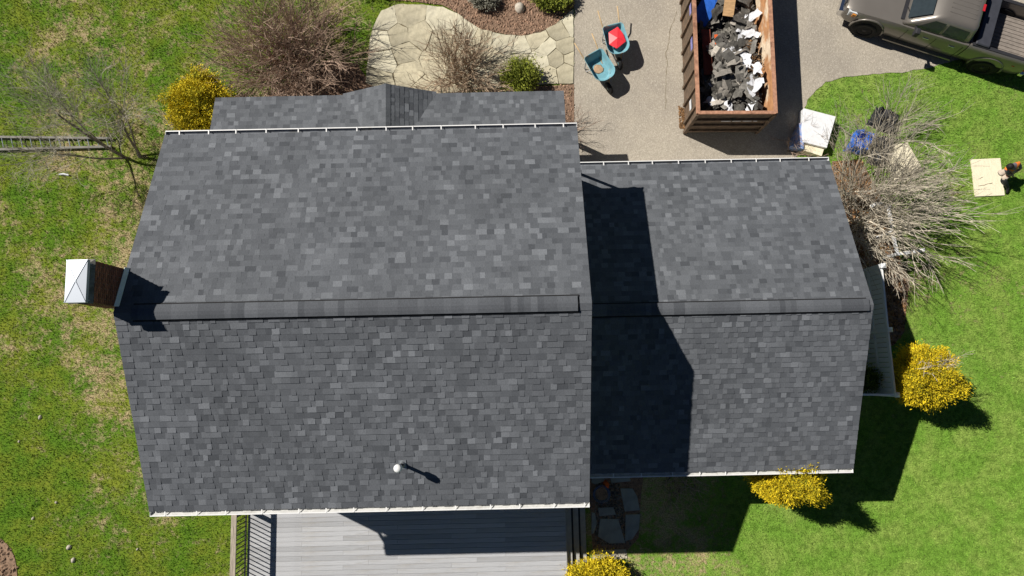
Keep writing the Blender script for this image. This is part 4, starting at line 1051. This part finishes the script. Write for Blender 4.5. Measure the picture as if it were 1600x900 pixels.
for (x, y) in ((.35, 3.05), (.7, 3.3), (.45, 2.75), (.75, 2.85), (.1, 2.2), (.35, 2.05), (.45, 1.75), (.6, 1.15), (.75, .95), (.55, .85), (-.55, .65), (-.45, 1.35), (.25, 3.75), (.7, 1.5), (-.2, .35), (.85, 3.5), (-.7, 3.1), (.5, .3), (.0, 4.3), (.6, 4.8), (.5, 3.6)):
    put(random.choice(papers), 'wrap_scrap', x + ru(-.05, .05), y, heap_z(x, y) + ru(.22, .36) - (.35 if x < -.4 else 0), ru(0, 6.28), ru(-.5, .5), ru(-.5, .5), 'crumpled white wrap scrap in the dumpster heap', 'scrap', 'white wrap scraps in the dumpster')
def board(name, mt, x0, y0, x1, y1, w, z0, z1, label, cat='board'):
    m = MB(); a = Vector((0, 0, 0)); m.bar((x0, y0, z0), (x1, y1, z1), w, .03); o = m.build(name, mt); o.matrix_basis = Dm; return tag(o, label, cat)
board('plank', 'redboard', -.62, 1.6, -.68, 3.1, .28, 1.05, 1.15, 'red brown board leaning inside the dumpster by its left wall')
board('plank', 'terracotta', -.36, 2.2, -.40, 2.85, .10, 1.28, 1.30, 'thin orange red strip beside the red brown board in the dumpster')
board('plank', 'wood', .0, 3.45, .12, 4.3, .35, 1.35, 1.45, 'raw wood board on top of the dumpster heap at the top edge')
m = sheet_mesh(.9, .5, .10, .01); o = put(m.mesh('blue_tarp_scrap', 'tarp'), 'blue_tarp_scrap', -.72, 3.75, 1.2, 1.2, .3, -.4, 'dark blue tarp scrap in the dumpster corner at the top edge', 'tarp', None)
m = MB()
for i in range(420):
    x, y = random.choice(((.62, 2.3), (.55, 1.55), (.7, 2.0))); x += random.gauss(0, .13); y += random.gauss(0, .2); z = heap_z(x, y) + ru(.2, .38); r = ru(.02, .05)
    m.poly([(x + ru(-r, r), y + ru(-r, r), z + ru(-r, r)) for _ in range(3)])
o = m.build('leaf_litter', 'leaf'); o.matrix_basis = Dm; tag(o, 'brown leaf litter on the dumpster heap', 'leaves', None, 'stuff')

# ------------------------------------------------------------------ boards, tarps and pipes under the pale shrub
def flat(name, px, z, th, mt, label, cat, tilt=0):
    p = GP(px, z); c = sum(p, Vector()) / len(p); m = MB(); m.slab([q - c for q in p], -th, 0); o = m.build(name, mt); o.location = c
    return tag(bevel(o, .006, 1), label, cat)
st = flat('foam_board_stack', [(1256, 169), (1306, 182), (1292, 231), (1255, 222), (1253, 200)], .42, .40, 'foil', 'stack of white printed boards beside the driveway and garage corner', 'board stack')
m = MB(); p = GP([(1266, 186), (1281, 190), (1280, 193), (1265, 189)], .4245); m.slab(p, -.0, .0015); o = m.build('printed_stripe', 'blueprint', st); o.matrix_parent_inverse = Matrix.Translation(-st.location)
flat('wrapped_bundle', [(1249, 192), (1256, 192), (1256, 233), (1236, 228)], .36, .34, 'bluewrap', 'blue and white wrapped bundle poking out left of the white stack', 'bundle')
flat('plywood_offcut', [(1257, 220), (1289, 229), (1284, 244), (1256, 235)], .30, .28, 'ply', 'plywood offcut under the lower edge of the white stack', 'plywood')
def tarp(name, px, z, mt, label, amp=.10):
    p = GP(px, 0); c = sum(p, Vector()) / 4; m = MB(); n = 9; g = []
    for i in range(n):
        for j in range(n):
            a = p[0].lerp(p[1], i / (n - 1)); b = p[3].lerp(p[2], i / (n - 1)); q = a.lerp(b, j / (n - 1)) - c
            e = min(i, j, n - 1 - i, n - 1 - j); g.append((q.x + ru(-.03, .03), q.y + ru(-.03, .03), .03 if e == 0 else z + ru(-amp, amp)))
    m.v = g
    for i in range(n - 1):
        for j in range(n - 1): a = i * n + j; m.face((a, a + 1, a + n + 1, a + n))
    o = m.build(name, mt); o.location = c; so = o.modifiers.new('solid', 'SOLIDIFY'); so.thickness = .01; return tag(o, label, 'tarp')
tarp('tarp', [(1337, 203), (1368, 212), (1350, 243), (1317, 236)], .35, 'tarp', 'bright blue tarp bundle under the pale bare shrub')
tarp('tarp', [(1368, 168), (1404, 180), (1392, 212), (1352, 195)], .28, 'blacktarp', 'black tarp bundle under the pale bare shrub, above the blue one')
tarp('tarp', [(1366, 212), (1396, 215), (1380, 262), (1352, 255)], .22, 'blacktarp', 'dark tarp heap between the blue tarp and the plywood', .08)
flat('plywood_sheet', [(1380, 230), (1418, 222), (1442, 264), (1398, 283)], .12, .10, 'ply', 'tan plywood sheet lying under the pale bare shrub', 'plywood')
def pipe(name, pts, r, label):
    m = MB(); m.tube([G(*q) for q in pts], r, 8); return tag(m.build(name, 'vinyl', None, True), label, 'pipe')
hr = thing('handrail', 'white L shaped vinyl handrail among the branches of the pale shrub', 'handrail', G(1392, 380), 0, None, world=True)
hp = [G(1388, 322, .95), G(1394, 362, .95), G(1402, 397, .95), G(1441, 391, .95)]
for a, b in zip(hp, hp[1:]):
    m = MB(); m.bar(a, b, .09, .07); m.build('rail', 'vinyl', hr)
for q in hp:
    m = MB(); m.box(q.x - .05, q.x + .05, q.y - .05, q.y + .05, 0, 1.02); bevel(m.build('post', 'vinyl', hr), .01, 1)
pipe('downspout_piece', [(1359, 324, .9), (1367, 319, .95), (1376, 318, .9), (1380, 322, .5), (1380, 322, .03)], .055, 'short curved white downspout piece left of the white handrail')

# sheet on the lawn with a person beside it
p = GP([(1517, 249), (1563, 247), (1570, 305), (1524, 307)], .05); c = sum(p, Vector()) / 4
m = MB(); m.slab([q - c for q in p], -.045, 0); sh = m.build('plywood_sheet', 'ply'); sh.location = c
tag(sh, 'pale plywood sheet lying on the right lawn in front of the crouching person', 'plywood')
m = MB()
def streak(a, b, w):
    a, b = G(*a, .0525) - c, G(*b, .0525) - c; n = 8; pr = None
    for i in range(n + 1):
        q = a.lerp(b, i / n) + Vector((0, ru(-.012, .012), 0)); ww = w * ru(.3, 1)
        if pr and rnd() < .75: m.poly([pr[0] - Vector((0, pr[1], 0)), q - Vector((0, ww, 0)), q + Vector((0, ww, 0)), pr[0] + Vector((0, pr[1], 0))])
        pr = (q, ww)
streak((1524, 282), (1536, 277), .01); streak((1529, 291), (1554, 285), .012); streak((1528, 297), (1542, 293), .008)
m.build('scuff_marks', 'mark', sh)

# ------------------------------------------------------------------ white vinyl fence
fen = thing('fence', 'white vinyl board fence beside the garage end', 'fence', (11.3, 1.1, 0), 0, None, world=True)
FT = 1.8; fp = [Vector((11.36, 3.05, 0)), Vector((11.39, 1.10, 0)), Vector((11.44, -.84, 0)), Vector((9.45, -.80, 0))]
def fence_panel(a, b):
    d = (b - a).normalized(); L = (b - a).length; u = .09
    for z, h in ((FT - .12, .13), (.9, .09), (.15, .14)):
        m = MB(); m.bar(a + d * .065 + Vector((0, 0, z)), b - d * .065 + Vector((0, 0, z)), .05, h); m.build('rail', 'vinyl', fen)
    nb = round((L - .13) / .155); bw_ = (L - .13) / nb; mm = MB(); mm.box(.007, bw_ - .007, -.011, .011, .21, FT - .17); me = mm.mesh('board', 'vinyl'); ang = math.atan2(d.y, d.x)
    for i in range(nb): link('board', me, fen, Matrix.Translation(a + d * (.065 + bw_ * i)) @ Matrix.Rotation(ang, 4, 'Z'))
for a, b in zip(fp, fp[1:]): fence_panel(a, b)
for a in fp:
    m = MB(); m.box(a.x - .063, a.x + .063, a.y - .063, a.y + .063, 0, FT + .05)
    m.hexa([(a.x - .075, a.y - .075, FT + .05), (a.x + .075, a.y - .075, FT + .05), (a.x + .075, a.y + .075, FT + .05), (a.x - .075, a.y + .075, FT + .05), (a.x - .02, a.y - .02, FT + .1), (a.x + .02, a.y - .02, FT + .1), (a.x + .02, a.y + .02, FT + .1), (a.x - .02, a.y + .02, FT + .1)])
    m.build('post', 'vinyl', fen)

# ------------------------------------------------------------------ blue pot with orange trowel handle beside the steps
pc = G(940, 772, .3)
pot = thing('garden_pot', 'round dark blue garden pot in the shade beside the deck steps', 'pot', (pc.x, pc.y, 0))
m = MB(); m.lathe((0, 0, 0), [(.16, 0), (.24, .15), (.27, .30), (.28, .33), (.25, .33), (.24, .28)], 24); m.build('bowl', 'glazed', pot, True)
m = MB(); m.lathe((0, 0, .25), [(.235, 0), (.2, .03), (.05, .04)], 16); m.build('soil', 'mulch', pot)
q = G(948, 757, .35); m = MB(); m.tube([(q.x, q.y, .02), (q.x + .02, q.y - .02, .30), (q.x + .03, q.y - .08, .42)], [.09, .07, .03], 10); o = m.build('orange_bucket_lid', 'terracotta', None, True)
o.name = 'orange_jug'; tag(o, 'small orange plastic jug behind the blue pot', 'jug')

# ------------------------------------------------------------------ pickup truck
truck = thing('pickup_truck', 'taupe crew cab pickup truck parked half on the lawn at the top right', 'pickup truck', (14.42, 11.56, 0), R(159.9))
def ring_body(x, w, z0, zb, zt, inset, crown=.02):
    h = [(w - .10, z0), (w - .015, z0 + .14), (w, z0 + .38), (w - .005, zb), (w - inset * .4, zt - .03), (w - inset, zt), ((w - inset) * .5, zt + crown)]
    return [(x, a, b) for a, b in h] + [(x, -a, b) for a, b in h[::-1]]
m = MB()
st_ = [(3.02, .70, .52, .80, .95, .12), (2.98, .86, .45, .86, 1.03, .14), (2.80, .96, .40, .92, 1.10, .17), (2.45, 1.0, .38, .98, 1.14, .19), (1.9, 1.01, .38, 1.02, 1.18, .20), (1.30, 1.01, .38, 1.05, 1.22, .17), (1.05, 1.01, .36, 1.08, 1.24, .10), (.2, 1.01, .34, 1.10, 1.25, .09), (-.9, 1.01, .34, 1.12, 1.27, .09), (-1.04, 1.0, .36, 1.12, 1.27, .09)]
m.loft([ring_body(*q) for q in st_]); body = m.build('body', 'paint', truck, True)
es = body.modifiers.new('split', 'EDGE_SPLIT'); es.split_angle = R(38)
for s_ in (-1, 1):                                           # bed sides
    m = MB()
    def bring(x, w, z0, zt): return [(x, s_ * (w - .10), z0), (x, s_ * w, z0 + .3), (x, s_ * w, zt - .16), (x, s_ * (w - .035), zt - .02), (x, s_ * (w - .06), zt), (x, s_ * (w - .17), zt), (x, s_ * (w - .17), z0 + .2)]
    m.loft([bring(-1.07, 1.0, .36, 1.30), bring(-1.4, 1.015, .38, 1.31), bring(-2.9, 1.015, .40, 1.33), bring(-3.14, .985, .44, 1.33)]); q = m.build('bed_side', 'paint', truck, True)
    e2 = q.modifiers.new('split', 'EDGE_SPLIT'); e2.split_angle = R(38)
    m = MB(); m.box(-3.1, -1.1, min(s_ * .845, s_ * .955), max(s_ * .845, s_ * .955), 1.333, 1.345); m.build('bed_rail_cap', 'plastic', q)
m = MB(); m.box(-3.2, -3.12, -.84, .84, .5, 1.31); m.build('tailgate', 'paint', truck)
m = MB(); m.box(-3.12, -1.07, -.845, .845, .70, .78); bf = m.build('bed_floor', 'bedmat', truck)
for i in range(13):
    y = -.78 + i * .13; m = MB(); m.box(-3.1, -1.1, y - .032, y + .032, .782, .80); m.build('bed_rib', 'bedmat', bf)
m = MB(); m.box(-1.12, -1.07, -.845, .845, .78, 1.26); m.build('bed_front_wall', 'paint', truck)
m = MB(); m.box(-1.62, -1.16, -.93, .93, 1.352, 1.43); m.build('toolbox', 'toolbox', truck).modifiers.new('bevel', 'BEVEL').width = .03
m = MB(); m.box(-1.60, -1.18, -.80, .80, .95, 1.35); m.build('toolbox_base', 'toolbox', truck)
# cab
def rrect(x0, x1, w, z, r, n=5):
    p = []
    for cx, cy, a0 in ((x1 - r, w - r, 0), (x0 + r, w - r, .5), (x0 + r, -w + r, 1), (x1 - r, -w + r, 1.5)):
        for i in range(n): a = math.pi * (a0 + .5 * i / (n - 1)); p.append((cx + r * math.cos(a), cy + r * math.sin(a), z))
    return p
m = MB(); m.loft([rrect(-1.03, 1.22, .935, 1.23, .10), rrect(-1.0, .98, .90, 1.40, .10), rrect(-.93, .48, .80, 1.76, .12), rrect(-.90, .34, .745, 1.85, .14), rrect(-.80, .18, .62, 1.895, .16), rrect(-.6, 0, .4, 1.905, .16)])
cab = m.build('cab', 'paint', truck, True)
for i in range(7):
    y = -.48 + i * .16; m = MB(); m.box(-.72, .12, y - .02, y + .02, 1.885, 1.911); m.build('roof_rib', 'paint', cab)
def cab_side(x, z, s_, out=.012):
    pts = [(1.23, .935), (1.40, .90), (1.76, .80), (1.85, .745)]
    for (za, wa), (zb, wb) in zip(pts, pts[1:]):
        if z <= zb: w = wa + (wb - wa) * (z - za) / (zb - za); break
    return Vector((x, s_ * (w + out), z))
for s_ in (-1, 1):
    for quad in ([(.80, 1.30), (.02, 1.30), (.02, 1.72), (.38, 1.72)], [(-.08, 1.30), (-.82, 1.30), (-.76, 1.70), (-.08, 1.72)]):
        m = MB(); n = 4
        for k in range(n):
            def L(a, b, f): return (a[0] + (b[0] - a[0]) * f, a[1] + (b[1] - a[1]) * f)
            f0, f1 = k / n, (k + 1) / n
            a, b, c_, d_ = L(quad[0], quad[3], f0), L(quad[1], quad[2], f0), L(quad[1], quad[2], f1), L(quad[0], quad[3], f1)
            m.poly([cab_side(*a, s_), cab_side(*b, s_), cab_side(*c_, s_), cab_side(*d_, s_)][::s_])
        m.build('side_window', 'glass', cab)
m = MB(); m.poly([(1.10, .76, 1.345), (1.10, -.76, 1.345), (.535, -.66, 1.745), (.535, .66, 1.745)][::-1])
m.v = [(x + .03, y, z + .03) for x, y, z in m.v]; m.build('windshield', 'glass', cab)
m = MB(); m.poly([(-1.025, .6, 1.40), (-1.025, -.6, 1.40), (-.955, -.55, 1.72), (-.955, .55, 1.72)]); m.build('rear_window', 'glass', cab)
m = MB(); m.box(1.10, 1.30, -.78, .78, 1.252, 1.266); m.build('cowl', 'plastic', truck)
for y0 in (-.3, .35): m = MB(); m.bar((1.18, y0, 1.29), (1.02, y0 + .42, 1.42), .02, .015); m.build('wiper', 'rubber', truck)
for s_ in (-1, 1):
    m = MB(); m.bar((.78, s_ * .93, 1.30), (.74, s_ * 1.10, 1.34), .06, .05); mr = m.build('mirror_arm', 'plastic', truck)
    m = MB(); m.box(.66, .82, min(s_ * 1.08, s_ * 1.28), max(s_ * 1.08, s_ * 1.28), 1.26, 1.52); q = m.build('mirror', 'plastic', mr); bevel(q, .03, 2)
    for x0 in (.15, -.72):
        m = MB(); m.box(x0, x0 + .2, min(s_ * 1.012, s_ * 1.045), max(s_ * 1.012, s_ * 1.045), 1.0, 1.035); bevel(m.build('door_handle', 'chrome', truck), .01, 1)
    for x0 in (.92, -.03, -.93):
        m = MB(); m.box(x0 - .006, x0 + .006, min(s_ * 1.004, s_ * 1.0135), max(s_ * 1.004, s_ * 1.0135), .45, 1.13); m.build('door_seam', 'rubber', truck)
    m = MB(); m.box(-1.0, 1.35, min(s_ * .93, s_ * 1.06), max(s_ * .93, s_ * 1.06), .30, .36); m.build('running_board', 'paint', truck)
    m = MB(); m.hexa([(2.86, s_ * .68, .84), (2.99, s_ * .68, .82), (2.86, s_ * .94, .82), (2.60, s_ * .985, .84), (2.86, s_ * .68, 1.06), (2.99, s_ * .68, 1.02), (2.86, s_ * .93, 1.03), (2.60, s_ * .975, 1.075)] if s_ > 0 else [(2.86, s_ * .68, .84), (2.60, s_ * .985, .84), (2.86, s_ * .94, .82), (2.99, s_ * .68, .82), (2.86, s_ * .68, 1.06), (2.60, s_ * .975, 1.075), (2.86, s_ * .93, 1.03), (2.99, s_ * .68, 1.02)])
    q = m.build('headlight', 'lens', truck); m = MB(); m.box(2.62, 2.74, min(s_ * .96, s_ * .997), max(s_ * .96, s_ * .997), .88, 1.02); m.build('turn_signal', 'amber', q)
    m = MB(); m.box(-2.75, -2.66, min(s_ * 1.012, s_ * 1.022), max(s_ * 1.012, s_ * 1.022), .98, 1.02); m.build('marker_light', 'redlens', truck)
    m = MB(); m.box(-3.2, -3.1, min(s_ * .86, s_ * .99), max(s_ * .86, s_ * .99), .85, 1.25); m.build('tail_light', 'redlens', truck)
    for xw in (2.03, -2.05):
        ax = Matrix.Rotation(-s_ * math.pi / 2, 3, 'X')
        m = MB()                                             # arch: dark well and flared lip
        m.lathe((xw, s_ * .80, .50), [(.05, 0), (.52, 0), (.52, .212), (.05, .216)], 28, ax); wa = m.build('wheel_arch', 'rubber', truck)
        m = MB(); m.tube([(xw + .54 * math.cos(R(a)), s_ * 1.012, .50 + .54 * math.sin(R(a))) for a in range(-8, 189, 14)], .035, 6); m.build('arch_flare', 'paint', truck, True)
        m = MB(); m.lathe((xw, s_ * .80, .41), [(.22, 0), (.36, 0), (.41, .04), (.41, .20), (.375, .245), (.25, .245), (.24, .21)], 28, ax); wh = m.build('wheel', 'rubber', truck, True)
        m = MB(); m.lathe((xw, s_ * .80, .41), [(.10, .19), (.245, .225), (.235, .19), (.08, .20), (.07, .225), (.02, .23)], 20, ax); m.build('rim', 'plastic', wh, True)
m = MB(); m.loft([[(3.06, a, .42 + .0), (3.13, a, .50), (3.13, a, .72), (3.0, a, .76), (2.9, a, .42)] for a in (-.80, -.4, 0, .4, .80)]); q = m.build('front_bumper', 'chrome', truck)
m = MB(); m.box(3.0, 3.05, -.62, .62, .80, .99); m.build('grille', 'plastic', truck)
m = MB(); m.box(-3.33, -3.18, -.95, .95, .48, .64); bevel(m.build('rear_bumper', 'chrome', truck), .02, 1)
m = MB(); m.box(-.93, -.86, -.12, .12, 1.86, 1.885); m.build('brake_light', 'redlens', cab)
m = MB(); m.box(-2.9, 2.8, -.6, .6, .28, .5); m.build('chassis', 'rubber', truck)

# ------------------------------------------------------------------ crouching person
def person():
    base = G(1580, 288); t = thing('person', 'person crouching beside the plywood sheet in grey and orange top and beige trousers', 'person', (base.x, base.y, 0), 0, None, world=True)
    J = {}; E = []
    def j(n, u, v, z, r): J[n] = (G(u, v, z), r)
    def jj(n, p, r): J[n] = (Vector(p), r)
    j('pelvis', 1581.0, 268, .46, .135); j('waist', 1582.0, 265, .62, .125); j('chest', 1582.0, 261, .80, .15); j('neck', 1580.5, 260, .95, .065); j('skull', 1580.0, 259.5, 1.03, .085); j('crown', 1579.5, 259.5, 1.14, .085)
    j('shL', 1572.0, 264.5, .86, .075); j('shR', 1591.0, 254.5, .86, .075)
    j('elL', 1575.0, 272, .66, .05); j('haL', 1581.0, 274, .54, .034); j('elR', 1595.0, 263, .64, .05); j('haR', 1585.0, 270, .52, .034)
    j('hipL', 1575.0, 273, .44, .12); j('hipR', 1581.0, 266, .44, .12)
    j('knL', 1568.0, 279, .52, .105); j('knR', 1560.5, 271, .52, .11)
    j('anL', 1575.0, 294, .13, .05); j('anR', 1577.0, 272, .12, .05)
    A = J['anL'][0]; B = J['anR'][0]
    jj('toL', A + Vector((-.02, -.17, -.08)), .045); jj('toR', B + Vector((-.17, -.03, -.075)), .045)
    E = [('pelvis', 'waist', 2), ('waist', 'chest', 0), ('chest', 'neck', 0), ('neck', 'skull', 5), ('skull', 'crown', 5), ('chest', 'shL', 1), ('chest', 'shR', 1), ('shL', 'elL', 0), ('elL', 'haL', 5), ('shR', 'elR', 0), ('elR', 'haR', 5),
         ('pelvis', 'hipL', 2), ('pelvis', 'hipR', 2), ('hipL', 'knL', 2), ('hipR', 'knR', 2), ('knL', 'anL', 3), ('knR', 'anR', 3), ('anL', 'toL', 4), ('anR', 'toR', 4)]
    for h, e in (('haL', 'elL'), ('haR', 'elR')):
        H = J[h][0]; d = (H - J[e][0]).normalized(); sd = d.cross(Vector((0, 0, 1))).normalized(); pm = H + d * .06
        jj(h + 'p', pm, .034); E.append((h, h + 'p', 5))
        for i, (o, L) in enumerate(((-.032, .062), (-.011, .075), (.011, .07), (.032, .055))):
            jj(h + 'f%d' % i, pm + sd * o + d * (.02 + L * .5), .0095); jj(h + 'g%d' % i, pm + sd * o + d * (.02 + L) + Vector((0, 0, -.025)), .008)
            E += [(h + 'p', h + 'f%d' % i, 5), (h + 'f%d' % i, h + 'g%d' % i, 5)]
        jj(h + 't', H + sd * .05 + d * .045, .011); E.append((h, h + 't', 5))
    names = list(J); idx = {n: i for i, n in enumerate(names)}
    me = bpy.data.meshes.new('body'); me.from_pydata([tuple(J[n][0]) for n in names], [(idx[a], idx[b]) for a, b, _ in E], [])
    o = bpy.data.objects.new('body', me); COL.objects.link(o)
    sk = o.modifiers.new('skin', 'SKIN'); sd = me.skin_vertices[0].data
    for n in names: r = J[n][1]; sd[idx[n]].radius = (r, r)
    sd[idx['pelvis']].use_root = True
    o.modifiers.new('sub', 'SUBSURF').levels = 2; o.modifiers['sub'].render_levels = 2
    dg = bpy.context.evaluated_depsgraph_get(); nm = bpy.data.meshes.new_from_object(o.evaluated_get(dg)); bpy.data.objects.remove(o)
    nm.materials.clear()
    for k in ('shirt', 'orange', 'beige', 'darkpants', 'rubber', 'skin'): nm.materials.append(MT[k])
    segs = [(J[a][0], J[b][0], k) for a, b, k in E]
    for p in nm.polygons:
        c = p.center; best = None
        for a, b, k in segs:
            ab = b - a; f = max(0, min(1, (c - a).dot(ab) / max(ab.length_squared, 1e-9))); dd = (c - a - ab * f).length
            if best is None or dd < best[0]: best = (dd, k)
        p.material_index = best[1]; p.use_smooth = True
    bo = link('body', nm, t)
    # hair cap over the head, ears and nose
    S0 = J['crown'][0] - Vector((0, 0, .03)); m = MB()
    m.lathe(S0, [(.098, -.06), (.105, 0), (.095, .05), (.06, .09), (.015, .105)], 16); m.build('hair', 'hair', t, True)
    face = Vector((-.8, -.6, 0)); C0 = J['skull'][0] + Vector((0, 0, .03)); sdv = Vector((.6, -.8, 0))
    m = MB(); m.tube([C0 + face * .085, C0 + face * .115 + Vector((0, 0, -.02))], [.012, .016], 6); m.build('nose', 'skin', t, True)
    for q in (-1, 1):
        m = MB(); m.lathe(C0 + sdv * (q * .09), [(.01, -.03), (.02, 0), (.01, .03)], 8); m.build('ear', 'skin', t, True)
        m = MB(); m.lathe(C0 + face * .082 + sdv * (q * .033) + Vector((0, 0, .015)), [(.004, -.008), (.01, 0), (.004, .008)], 8); m.build('eye', 'hair', t)
    m = MB(); m.bar(C0 + face * .085 + sdv * -.025 + Vector((0, 0, -.05)), C0 + face * .085 + sdv * .025 + Vector((0, 0, -.05)), .012, .01); m.build('mouth', 'redboard', t)
    # vest stripe across the back
    m = MB(); a, b, c2 = J['shL'][0], J['chest'][0] + Vector((.02, .05, .14)), J['waist'][0] + Vector((.13, .06, .02))
    m.tube([a + Vector((0, 0, .07)), a.lerp(c2, .5) + Vector((.03, 0, .05)), c2], [.03, .035, .03], 6); m.build('vest_stripe', 'orange', t, True)
person()
